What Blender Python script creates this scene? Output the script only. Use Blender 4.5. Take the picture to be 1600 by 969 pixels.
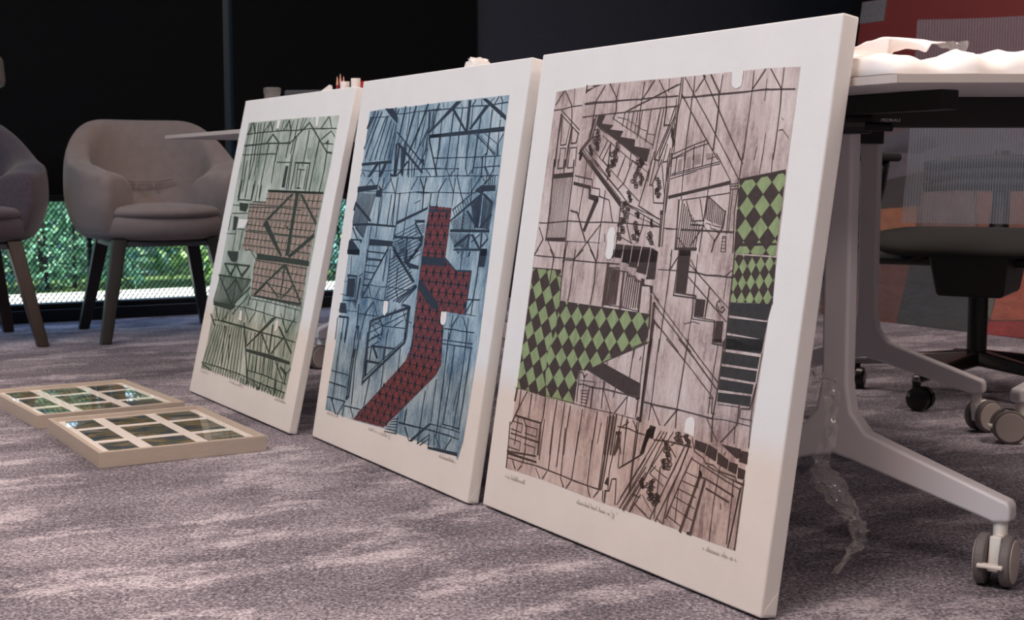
import bpy, bmesh, math, random
from mathutils import Vector, Matrix

for o in list(bpy.data.objects):
    bpy.data.objects.remove(o, do_unlink=True)
SC = bpy.context.scene
COL = SC.collection
random.seed(7)
pi = math.pi

# ------------------------------------------------------------------ camera
CAM_H = 0.59
cam_d = bpy.data.cameras.new('camera')
cam = bpy.data.objects.new('camera', cam_d)
COL.objects.link(cam)
cam.location = (0, 0, CAM_H)
cam.rotation_euler = (pi / 2 - 0.097652, 0, 0)
cam_d.sensor_width = 36
cam_d.lens = 2150 / 1600 * 36
cam_d.clip_start = 0.02
cam_d.dof.use_dof = True
cam_d.dof.focus_distance = 2.15
cam_d.dof.aperture_fstop = 13
SC.camera = cam
SC.view_settings.view_transform = 'Standard'
SC.view_settings.look = 'None'
SC.view_settings.gamma = 1
SC.view_settings.use_curve_mapping = False
SC.view_settings.exposure = -0.05

# room axes: N runs along the window wall, M runs at right angles to it towards the window
TH = 0.536
NX, NY = math.cos(TH), math.sin(TH)
def rm(n, m, z=0.0):
    return Vector((n * NX - m * NY, n * NY + m * NX, z))

# ------------------------------------------------------------------ world, sun and lamps
W = bpy.data.worlds.new('sky'); SC.world = W
W.use_nodes = True
wn = W.node_tree
sky = wn.nodes.new('ShaderNodeTexSky')
sky.sky_type = 'NISHITA'
sky.sun_disc = False
sky.sun_elevation = math.radians(48)
sky.sun_rotation = math.radians(120)
bg = wn.nodes['Background']
bg.inputs['Strength'].default_value = 0.8
wn.links.new(sky.outputs['Color'], bg.inputs['Color'])

def lamp(name, kind, loc, energy, color, size=None, size_y=None, aim=None):
    l = bpy.data.lights.new(name, kind)
    l.energy = energy; l.color = color
    o = bpy.data.objects.new(name, l); COL.objects.link(o)
    o.location = loc
    if kind == 'AREA':
        l.shape = 'RECTANGLE'; l.size = size; l.size_y = size_y
    if aim is not None:
        o.rotation_euler = (Vector(aim) - Vector(loc)).to_track_quat('-Z', 'Y').to_euler()
    return o

sun = lamp('sun', 'SUN', (0, 0, 10), 12.0, (1, .95, .87))
sun.data.angle = math.radians(1)
sun.rotation_euler = (Vector((0, 0, 0)) - (rm(-0.8, -0.06, 1.0))).to_track_quat('-Z', 'Y').to_euler()

# ceiling panels: warm white, above the carpet in front of the canvases and above the tables; the last is added fill
def ceiling_panel(name, n, m, e, sx, sy, c=(1, .81, .70)):
    o = lamp(name, 'AREA', rm(n, m, 2.74), e, c, sx, sy)
    o.rotation_euler = (0, 0, TH)
    return o
ceiling_panel('ceiling_and_fill_lamp', -0.55, 0.9, 69, 1.2, 1.2)
ceiling_panel('ceiling_and_fill_lamp', -0.55, 3.4, 56, 1.2, 1.2)
ceiling_panel('ceiling_and_fill_lamp', 2.6, 0.9, 60, 1.2, 1.2)
ceiling_panel('ceiling_and_fill_lamp', 2.6, 3.4, 26, 1.2, 1.2)
ceiling_panel('ceiling_and_fill_lamp', 0.6, -1.7, 38, 1.2, 1.2)  # added behind the view to brighten faces turned to the camera
# added unseen cool strip lamp, gives the upper canvases their cool light
tl = lamp('added_cool_lamp', 'AREA', rm(-3.2, 1.9, 2.62), 54, (.06, .58, 1.0), 4.2, .06)
M3 = Matrix((rm(0, 1), Vector((0, 0, 1)).cross(rm(0, 1)), Vector((0, 0, 1)))).transposed()
zdir = (rm(-3.2, 1.9, 2.62) - rm(1.2, 1.9, 0.5)).normalized()
xdir = rm(0, 1).normalized(); ydir = zdir.cross(xdir)
tl.rotation_euler = Matrix((xdir, ydir, zdir)).transposed().to_euler()

# ------------------------------------------------------------------ materials
def s2l(c):
    c /= 255
    return c / 12.92 if c <= .04045 else ((c + .055) / 1.055) ** 2.4
def rgb(r, g, b):
    return (s2l(r), s2l(g), s2l(b), 1)
MATS = {}
def mat(name, color, rough=.6, metal=0, noise=None, bump=None, spec=.5, sheen=0):
    """noise = (scale, amount 0..1, stretch xyz, detail) varies the colour's value;
    bump = (scale, strength)"""
    if name in MATS: return MATS[name]
    m = bpy.data.materials.new(name); m.use_nodes = True
    nt = m.node_tree; p = nt.nodes['Principled BSDF']
    p.inputs['Base Color'].default_value = color
    p.inputs['Roughness'].default_value = rough
    p.inputs['Metallic'].default_value = metal
    p.inputs['Specular IOR Level'].default_value = spec
    if sheen: p.inputs['Sheen Weight'].default_value = sheen
    tc = nt.nodes.new('ShaderNodeTexCoord')
    if noise:
        mp = nt.nodes.new('ShaderNodeMapping'); mp.inputs['Scale'].default_value = noise[2]
        nt.links.new(tc.outputs['Object'], mp.inputs['Vector'])
        nz = nt.nodes.new('ShaderNodeTexNoise'); nz.inputs['Scale'].default_value = noise[0]
        nz.inputs['Detail'].default_value = noise[3]
        nz.inputs['Roughness'].default_value = .65
        nt.links.new(mp.outputs['Vector'], nz.inputs['Vector'])
        mr = nt.nodes.new('ShaderNodeMapRange')
        mr.inputs['From Min'].default_value = .3; mr.inputs['From Max'].default_value = .7
        mr.inputs['To Min'].default_value = 1 - noise[1]; mr.inputs['To Max'].default_value = 1 + noise[1]
        nt.links.new(nz.outputs['Fac'], mr.inputs['Value'])
        mx = nt.nodes.new('ShaderNodeMix'); mx.data_type = 'RGBA'; mx.blend_type = 'MULTIPLY'
        mx.inputs['Factor'].default_value = 1
        mx.inputs['A'].default_value = color
        nt.links.new(mr.outputs['Result'], mx.inputs['B'])
        nt.links.new(mx.outputs['Result'], p.inputs['Base Color'])
    if bump:
        bn = nt.nodes.new('ShaderNodeTexNoise'); bn.inputs['Scale'].default_value = bump[0]
        bn.inputs['Detail'].default_value = 3
        nt.links.new(tc.outputs['Object'], bn.inputs['Vector'])
        b = nt.nodes.new('ShaderNodeBump'); b.inputs['Strength'].default_value = bump[1]
        b.inputs['Distance'].default_value = .002
        nt.links.new(bn.outputs['Fac'], b.inputs['Height'])
        nt.links.new(b.outputs['Normal'], p.inputs['Normal'])
    MATS[name] = m
    return m
ONE = (1, 1, 1)

def glassy(name, tint=(1, 1, 1, 1), ior=1.45, rough=.0, haze=0.0, bump=None, k=1.0):
    """clear pane or film: see-through with a mirror-like reflection that grows at grazing angles"""
    m = bpy.data.materials.new(name); m.use_nodes = True
    nt = m.node_tree; nt.nodes.clear()
    out = nt.nodes.new('ShaderNodeOutputMaterial')
    tr = nt.nodes.new('ShaderNodeBsdfTransparent'); tr.inputs['Color'].default_value = tint
    gl = nt.nodes.new('ShaderNodeBsdfGlossy'); gl.inputs['Roughness'].default_value = rough
    fr = nt.nodes.new('ShaderNodeLayerWeight'); fr.inputs['Blend'].default_value = .5
    mx = nt.nodes.new('ShaderNodeMixShader')
    r0 = ((ior - 1) / (ior + 1)) ** 2 * 1.8
    pw = nt.nodes.new('ShaderNodeMath'); pw.operation = 'POWER'; pw.inputs[1].default_value = 5
    ma = nt.nodes.new('ShaderNodeMath'); ma.operation = 'MULTIPLY_ADD'; ma.inputs[1].default_value = (1 - r0) * k; ma.inputs[2].default_value = r0
    nt.links.new(fr.outputs['Facing'], pw.inputs[0]); nt.links.new(pw.outputs[0], ma.inputs[0])
    nt.links.new(ma.outputs[0], mx.inputs['Fac'])
    src = tr
    if haze:
        df = nt.nodes.new('ShaderNodeBsdfDiffuse'); df.inputs['Color'].default_value = (.85, .83, .82, 1)
        m2 = nt.nodes.new('ShaderNodeMixShader'); m2.inputs['Fac'].default_value = haze
        nt.links.new(tr.outputs[0], m2.inputs[1]); nt.links.new(df.outputs[0], m2.inputs[2])
        src = m2
    if bump:
        tc = nt.nodes.new('ShaderNodeTexCoord')
        v = nt.nodes.new('ShaderNodeTexVoronoi'); v.inputs['Scale'].default_value = bump[0]
        nt.links.new(tc.outputs['Object'], v.inputs['Vector'])
        b = nt.nodes.new('ShaderNodeBump'); b.inputs['Strength'].default_value = bump[1]
        b.inputs['Distance'].default_value = .004
        nt.links.new(v.outputs['Distance'], b.inputs['Height'])
        nt.links.new(b.outputs['Normal'], gl.inputs['Normal']); nt.links.new(b.outputs['Normal'], fr.inputs['Normal'])
    nt.links.new(src.outputs[0], mx.inputs[1]); nt.links.new(gl.outputs[0], mx.inputs[2])
    nt.links.new(mx.outputs[0], out.inputs['Surface'])
    MATS[name] = m
    return m

# ------------------------------------------------------------------ mesh helpers
class MB:
    def __init__(s): s.v = []; s.f = []
    def add(s, vs, fs):
        k = len(s.v); s.v += [tuple(q) for q in vs]; s.f += [tuple(i + k for i in f) for f in fs]
    def hexa(s, b, t):
        s.add(list(b) + list(t), [(3, 2, 1, 0), (4, 5, 6, 7), (0, 1, 5, 4), (1, 2, 6, 5), (2, 3, 7, 6), (3, 0, 4, 7)])
    def box(s, x0, x1, y0, y1, z0, z1):
        s.hexa([(x0, y0, z0), (x1, y0, z0), (x1, y1, z0), (x0, y1, z0)], [(x0, y0, z1), (x1, y0, z1), (x1, y1, z1), (x0, y1, z1)])
    def obox(s, n0, n1, m0, m1, z0, z1):
        q = [(n0, m0), (n1, m0), (n1, m1), (n0, m1)]
        s.hexa([rm(a, b, z0) for a, b in q], [rm(a, b, z1) for a, b in q])
    def prism(s, pts, z0, z1):
        n = len(pts)
        s.add([(x, y, z0) for x, y in pts] + [(x, y, z1) for x, y in pts],
              [tuple(reversed(range(n))), tuple(range(n, 2 * n))] + [(i, (i + 1) % n, n + (i + 1) % n, n + i) for i in range(n)])
    def tube(s, pts, radii, seg=12, cap=True):
        pts = [Vector(p) for p in pts]
        if not isinstance(radii, (list, tuple)): radii = [radii] * len(pts)
        rings = []
        t0 = (pts[1] - pts[0]).normalized()
        ref = Vector((0, 0, 1)) if abs(t0.z) < .9 else Vector((1, 0, 0))
        a = t0.cross(ref).normalized()
        k = len(s.v)
        for i, p in enumerate(pts):
            t = (pts[min(i + 1, len(pts) - 1)] - pts[max(i - 1, 0)]).normalized()
            a = (a - t * a.dot(t)).normalized(); b = t.cross(a)
            for j in range(seg):
                w = 2 * pi * j / seg
                s.v.append(tuple(p + (a * math.cos(w) + b * math.sin(w)) * radii[i]))
        for i in range(len(pts) - 1):
            for j in range(seg):
                s.f.append((k + i * seg + j, k + i * seg + (j + 1) % seg, k + (i + 1) * seg + (j + 1) % seg, k + (i + 1) * seg + j))
        if cap:
            s.f.append(tuple(k + j for j in reversed(range(seg))))
            s.f.append(tuple(k + (len(pts) - 1) * seg + j for j in range(seg)))
    def lathe(s, prof, org=(0, 0, 0), axis=(0, 0, 1), seg=24):
        ax = Vector(axis).normalized(); ref = Vector((1, 0, 0)) if abs(ax.x) < .9 else Vector((0, 1, 0))
        a = ax.cross(ref).normalized(); b = ax.cross(a); org = Vector(org); k = len(s.v)
        for r, h in prof:
            for j in range(seg):
                w = 2 * pi * j / seg
                s.v.append(tuple(org + ax * h + (a * math.cos(w) + b * math.sin(w)) * r))
        for i in range(len(prof) - 1):
            for j in range(seg):
                s.f.append((k + i * seg + j, k + i * seg + (j + 1) % seg, k + (i + 1) * seg + (j + 1) % seg, k + (i + 1) * seg + j))
        s.f.append(tuple(k + j for j in reversed(range(seg))))
        s.f.append(tuple(k + (len(prof) - 1) * seg + j for j in range(seg)))
    def build(s, name, m, parent=None, bevel=0, seg=2, sub=0, smooth=False, kind=None, solid=0):
        me = bpy.data.meshes.new(name); me.from_pydata(s.v, [], s.f); me.update()
        bm = bmesh.new(); bm.from_mesh(me)
        if not solid: bmesh.ops.recalc_face_normals(bm, faces=bm.faces)
        bm.to_mesh(me); bm.free()
        o = bpy.data.objects.new(name, me); COL.objects.link(o)
        if m: me.materials.append(m)
        if parent: o.parent = parent
        if solid:
            md = o.modifiers.new('solid', 'SOLIDIFY'); md.thickness = solid; md.offset = 0
        if bevel:
            md = o.modifiers.new('bevel', 'BEVEL'); md.width = bevel; md.segments = seg; md.limit_method = 'ANGLE'; md.angle_limit = math.radians(40)
        if sub:
            md = o.modifiers.new('sub', 'SUBSURF'); md.levels = sub; md.render_levels = sub
        if smooth or sub or bevel:
            for p in me.polygons: p.use_smooth = True
            if bevel and not sub:
                md = o.modifiers.new('wn', 'WEIGHTED_NORMAL'); md.keep_sharp = False
        if kind: o['kind'] = kind
        return o
def thing(name, label, cat, loc=(0, 0, 0), rz=0, group=None):
    o = bpy.data.objects.new(name, None); COL.objects.link(o)
    o.empty_display_size = .05
    o.location = loc; o.rotation_euler = (0, 0, rz)
    o['label'] = label; o['category'] = cat
    if group: o['group'] = group
    return o
def tag(o, label, cat, group=None):
    o['label'] = label; o['category'] = cat
    if group: o['group'] = group
    return o
def struct(o):
    o['kind'] = 'structure'; return o

# print drawings in millimetres on each canvas: B plate outline, X patterned panel, R its lattice, D diamond field,
# F filled shape, L line, N row of lines, S ironwork scroll
ART = {}
ART[1] = '''
B 61.1 744.2 282 744.4 428.5 744.1 664 741.6 669.4 620.9 664.6 545.2 666.5 416.6 673.2 263.1 670.3 167.9 664.4 70.7 607.8 70.3 387.1 75.1 194.4 73.7 64.5 72.3 71.1 151 63.6 343.1 56.8 580.3
R 392 503.3 420.1 503.2 396.2 485.5
X 305.6 558.2 659.9 558.8 652.7 452.4 652.5 382.5 660.9 287.7 329 289.6 302.5 372.2 315.6 382 312.7 395.9 262.2 403.5 200.3 403.1 195.3 486.3 188.3 525.4 300.7 529.1
L 3.0 64.4 711.6 144.1 714 218.3 715 296.7 715.2 360.3 714.6 410.2 713.2 504.2 715.1 584.8 712.7 664.6 710.8
L 7.5 73.9 713.8 90.9 741.2
L 7.8 101.7 740.9 126.2 715 137 624.7
L 5.6 191.7 714.5 225.4 739.3
L 4.9 228.8 739.1 253.9 716.4
L 4.9 328.5 715.5 356.9 739.6
L 7.1 356.2 740.8 382.9 712.8 382.6 646.8
L 4.9 572.9 714.2 604.8 740
L 4.4 610.4 739.8 637.6 711.2
L 4.9 63.6 680.5 234.7 683.9 392.5 681.9 493.8 730.3 634.6 654.9 665.6 652.3
L 5.7 227.3 685.3 262.2 706.9 315.8 684.7
L 3.1 62.9 655.6 305.3 655.6
L 6.3 308.9 654.9 315.6 580.5
L 2.3 326.4 633.6 420.8 632.3
Fk 391.6 623.2 410 623.5 413.7 568.1 391.5 569.1
Fk 447.6 633.3 548.4 631.3 550.4 627.2 449.6 629.3
L 6.8 453.5 627.5 455.1 565
L 4.9 471.5 627.3 483.8 567.5
L 7.2 544.8 626.8 550.3 563.6
L 4.9 532.7 622.4 537.6 565.7
L 2.5 475 614.6 520 612.9
L 4.9 496.3 613.4 501.5 567.7
Fk 491.5 569.9 518.5 569 517.1 566 490.3 566.5
Fk 302.4 562.4 661 560.2 662.9 556.3 304.9 557.7
L 6.8 140.7 739.6 149.1 691.9 156.8 639.5 149.1 589.7
L 5.7 161.6 738.9 170 691.5 185.3 599.7
L 5.8 185.8 738.1 188 696 192.5 624.3
L 6.6 246.7 680.1 244.4 653.3 242.2 594.8 247.5 541.3
L 5.5 314.4 681.1 310.9 657.2
L 6.1 414.9 740 415 697.9 408.8 655.9
L 5.9 426.5 692.9 424.2 655.6 435.7 567.1
L 6.6 501.2 709.5 504.1 668.2 503.5 622.5
L 6.4 575.9 684.9 573.1 644.6 573.1 563.8
L 6.1 635.7 652.7 639.9 604.1 635.5 562.2
L 5.8 147.8 694.4 152.9 659.4
L 5.9 79.7 716.2 77.8 680.8 91.2 604.7 91.7 539.1
L 4.5 310.5 676.4 312.5 635.6
L 5.1 417.4 651.1 424.7 564.7
L 9.1 98.8 584.5 100.2 536.9
L 8.7 198.1 582.4 198 538.3
L 6.0 107.4 639.9 115.5 554.5
L 5.9 134.6 654.7 147.1 542.3
Ft 510 668.1 551.7 665.1 543.2 635.9 517.8 640.7
Fw 272.6 743 298.4 742.8 293.6 721.3 277.2 721.8
Fw 527.8 743.3 547.7 743.2 550.8 719.4 537.5 719.8
L 3.5 586.1 686.9 637.5 705.6
L 3.2 637.5 705.6 662.9 691.8
Fk 615.6 677.4 630.7 685.9 635.1 676.5
L 2.4 602.6 675.9 663.4 673.8
L 3.8 631.6 672.6 634.6 654.9
N 10 4.0 87.3 741.3 92 713.4 385.2 738.6 378.6 715.3
L 3.9 467.2 742.7 447.5 711
L 4.3 449.1 743.4 440.2 713.5
Fk 303.3 562.3 659 560.1 661.3 555.3 306.2 556.8
L 10.9 92.4 571.8 99.7 532.7
L 10.6 194 572.4 194.2 534.2
Fk 98.3 535.2 201 534.3 200.7 531.1 99 531.5
Fk 111 525.4 182.4 524.1 182.2 511.8 173.8 501.7 122.8 504.3
L 2.7 207.1 529.5 304.1 529.9
L 5.6 251.4 572.8 253.5 531.5
L 5.9 142.1 572.1 145.1 534.7
L 5.7 224.6 572.6 226.7 531.1
L 2.8 64.2 518.2 115.2 517.9
Fw 131.7 482 202.3 481.5 183.6 458.7 131.3 457
Fk 88.4 488.4 125.4 486.8 124.9 449.3 98.6 450.8
L 2.8 69.7 495.5 189.6 498.4
L 7.2 66.7 487.8 66.2 449.7
L 2.4 57.3 439.2 129 441.9
L 2.4 136.2 454.6 193.1 454.1
L 6.0 126.3 446.8 129.1 396.9
L 5.8 175.2 448.6 180 401.8
Fk 90.7 393.8 176.5 395.4 181 374.7 171.3 366.7 135 367.2 95.6 385.2
Fk 324.8 484.9 346.4 480.8 482.8 400 472 397.1 319.4 470.4
Fk 329.9 487.5 464.7 553.4 482.6 553.6 342.6 481.9
Fk 493.3 556.1 514.4 555.2 523.9 402.1 503.4 401
Fk 517.9 554.1 535.9 553.1 655.8 487.7 653.6 481
Fk 653.8 463.5 659.1 452.7 533.1 395.7 518.1 401.8
Fk 312.6 397.3 656.7 395.7 659.7 383.8 484.9 384 314.3 381.8
Fk 504.9 380.6 528.2 381.9 459.3 350.6 441.2 349.4
L 5.4 517.7 379 552.1 358.5
L 2.5 213.5 454.8 341 454.5 456 451.7 631.8 451.7
L 2.7 187.8 514.4 334.2 516.2 421.8 518 544 513.7
L 5.1 471 493.7 469.5 472.9 497.9 464.7
L 3.2 222.3 401.3 261.7 404.4 314.3 381.8
L 3.4 88 359.6 277 364.1
L 4.9 88 359.6 155.4 331.4
L 5.7 277 364.1 230.6 336.1
L 8.6 174 361.9 155.4 331.4
L 5.3 180.8 362.3 230.6 336.1
L 6.0 108.3 478.8 105.1 458.6
L 4.2 178.4 480.8 162.8 458
Fk 85.2 360.2 277.6 364.9 280.2 360.2 87.3 356.5
L 5.9 90.2 358 141.6 332.2
L 6.8 278.9 362.5 234.7 330.7
L 7.9 176.7 359.1 148.6 332.6
L 5.7 180.1 359.3 233.4 333.1
Fk 58.7 328.3 306.5 330.6 308.4 327.1 57.9 323.1
L 7.1 69.5 322.6 198.6 257.2
L 6.6 196.7 323.4 141.6 287.4
L 5.8 196.7 323.4 260.1 291.2
L 6.2 311.4 309.4 217.6 261.2
L 7.7 201.5 321.2 204 260.1
Fk 60.6 253.5 226.3 258.2 230.9 250.1 200.4 241.4 62.6 243.6
N 24 3.5 73.1 322.8 56.9 253.2 304.5 328.1 220.2 256.5
L 3.9 311.7 290.3 219.9 232.1
Fk 350.1 293.2 653.6 296.5 656.2 291.2 346.3 288.2
Fk 407.5 331.4 426.5 331.5 362.8 294.2 337.4 292.2
L 7.0 503.6 373.2 414.2 330.7
L 7.1 521.2 374.2 657.4 294.6
L 5.2 421.6 328.9 511.9 298.6
L 5.9 589.1 333.6 530.5 297.8
L 9.8 514.2 376.1 522.4 301.7
L 2.4 316.8 281.1 458.5 283 656.6 279.2
L 7.2 321.3 285.1 319.1 264.6
L 2.4 228.3 254.7 310 256.7 435.7 254.5 536.8 250.9 654 250.5
L 5.3 377.6 278.8 377.3 255.3
L 5.1 435.5 278.8 435.1 255.6
L 4.9 498.9 288.5 505.4 252.6
L 4.8 567 285 571 254
L 4.5 628.3 279 636.6 251.1
L 4.3 304.8 253.9 339.1 228.3
L 4.5 379.7 250.8 349.1 222.1
L 4.3 436.3 253.4 460.1 232.5
L 5.0 501.8 247.7 416 195.8
L 4.1 567.6 249.2 599.8 221.1
L 4.4 625.6 250.1 604.3 223.7
L 6.1 58.6 217.9 104.3 191.8
L 3.0 88.8 205.4 160.8 209.5 315.8 209.5 435.7 207 571.5 207.1
Fw 271.4 246.2 287.1 246.4 295.2 221.9 274.3 222.4
Fw 525.7 243.1 539.6 245.5 543.3 226.7 535.7 218.1 526.5 218.3
L 4.8 83.5 240.2 124.4 208.7
L 4.3 205.2 245.5 159.4 211.9
N 6 4.5 96.5 243.8 103.1 206.7 232.2 247.7 230.4 213.5
Fk 510.3 250.9 524 249.7 369 163.8 358.3 163.9
Fk 543.5 230.9 555.8 232.1 657.3 180.9 657.8 173.9
Fk 362.2 156.7 521.5 160.8 656.4 158.5 660.4 150.8 369.5 149.9
L 6.8 452.5 202.4 520.3 163.1
L 9.9 511.2 230.3 520.3 163.1
L 6.9 588.1 206.5 533.3 163.4
L 8.5 318.1 217 360.2 160.3 416.9 76.8
L 2.8 400.2 107.1 509.5 108.4 659.1 105.1
L 2.9 141.9 207.2 257.8 206.2 443.5 206.5 549.9 206.2 663.5 205
N 13 5.2 109.2 194.7 68.6 90.6 324.8 204.9 355.8 83.9
L 6.6 187 196.8 210.5 102.1
L 7.1 228.8 177.3 256.5 115.3
N 7 4.7 377.6 199.9 405.5 110.2 538.2 203.8 562.5 107.9
N 6 4.8 398.2 149.4 412.9 71.3 634.8 152.5 639.6 82.5
L 2.8 58.4 86.7 170.7 89.4 351.8 91 507.9 86.3 662.9 85.7
L 3.4 69.3 82.6 139.3 75
N 16 4.6 67.7 85.1 67.6 71.5 346.4 87.8 347.5 72.7
N 16 4.4 369.3 85.6 370.4 70.7 657.1 84.9 652.3 70.2
L 3.3 462.3 82.7 502.7 71
L 5.0 506.7 88.6 490.1 69.3
L 4.1 553.7 87.5 581.4 72.1
L 5.5 605.5 87.3 595.7 69.3
L 5.6 569.8 149.5 629.6 114.1
L 7.7 606.9 139.7 647.3 128.1 649.9 105
L 6.2 597.4 102.8 604.2 77.6
L 3.2 670.6 142.7 647.3 128.1
L 5.5 605.9 196.5 609.1 166
L 3.4 546.4 262.6 569.3 243 605.1 222.5
L 4.4 631.6 255.8 605.1 222.5
L 5.7 444.7 204.1 460.9 161.4
L 4.3 349.3 199.7 358.4 170.2
L 4.3 405.5 200.2 410.3 165.7
Ft 357.1 81.6 391.9 83.5 406.3 70.4 362.4 72.1
'''
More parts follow.
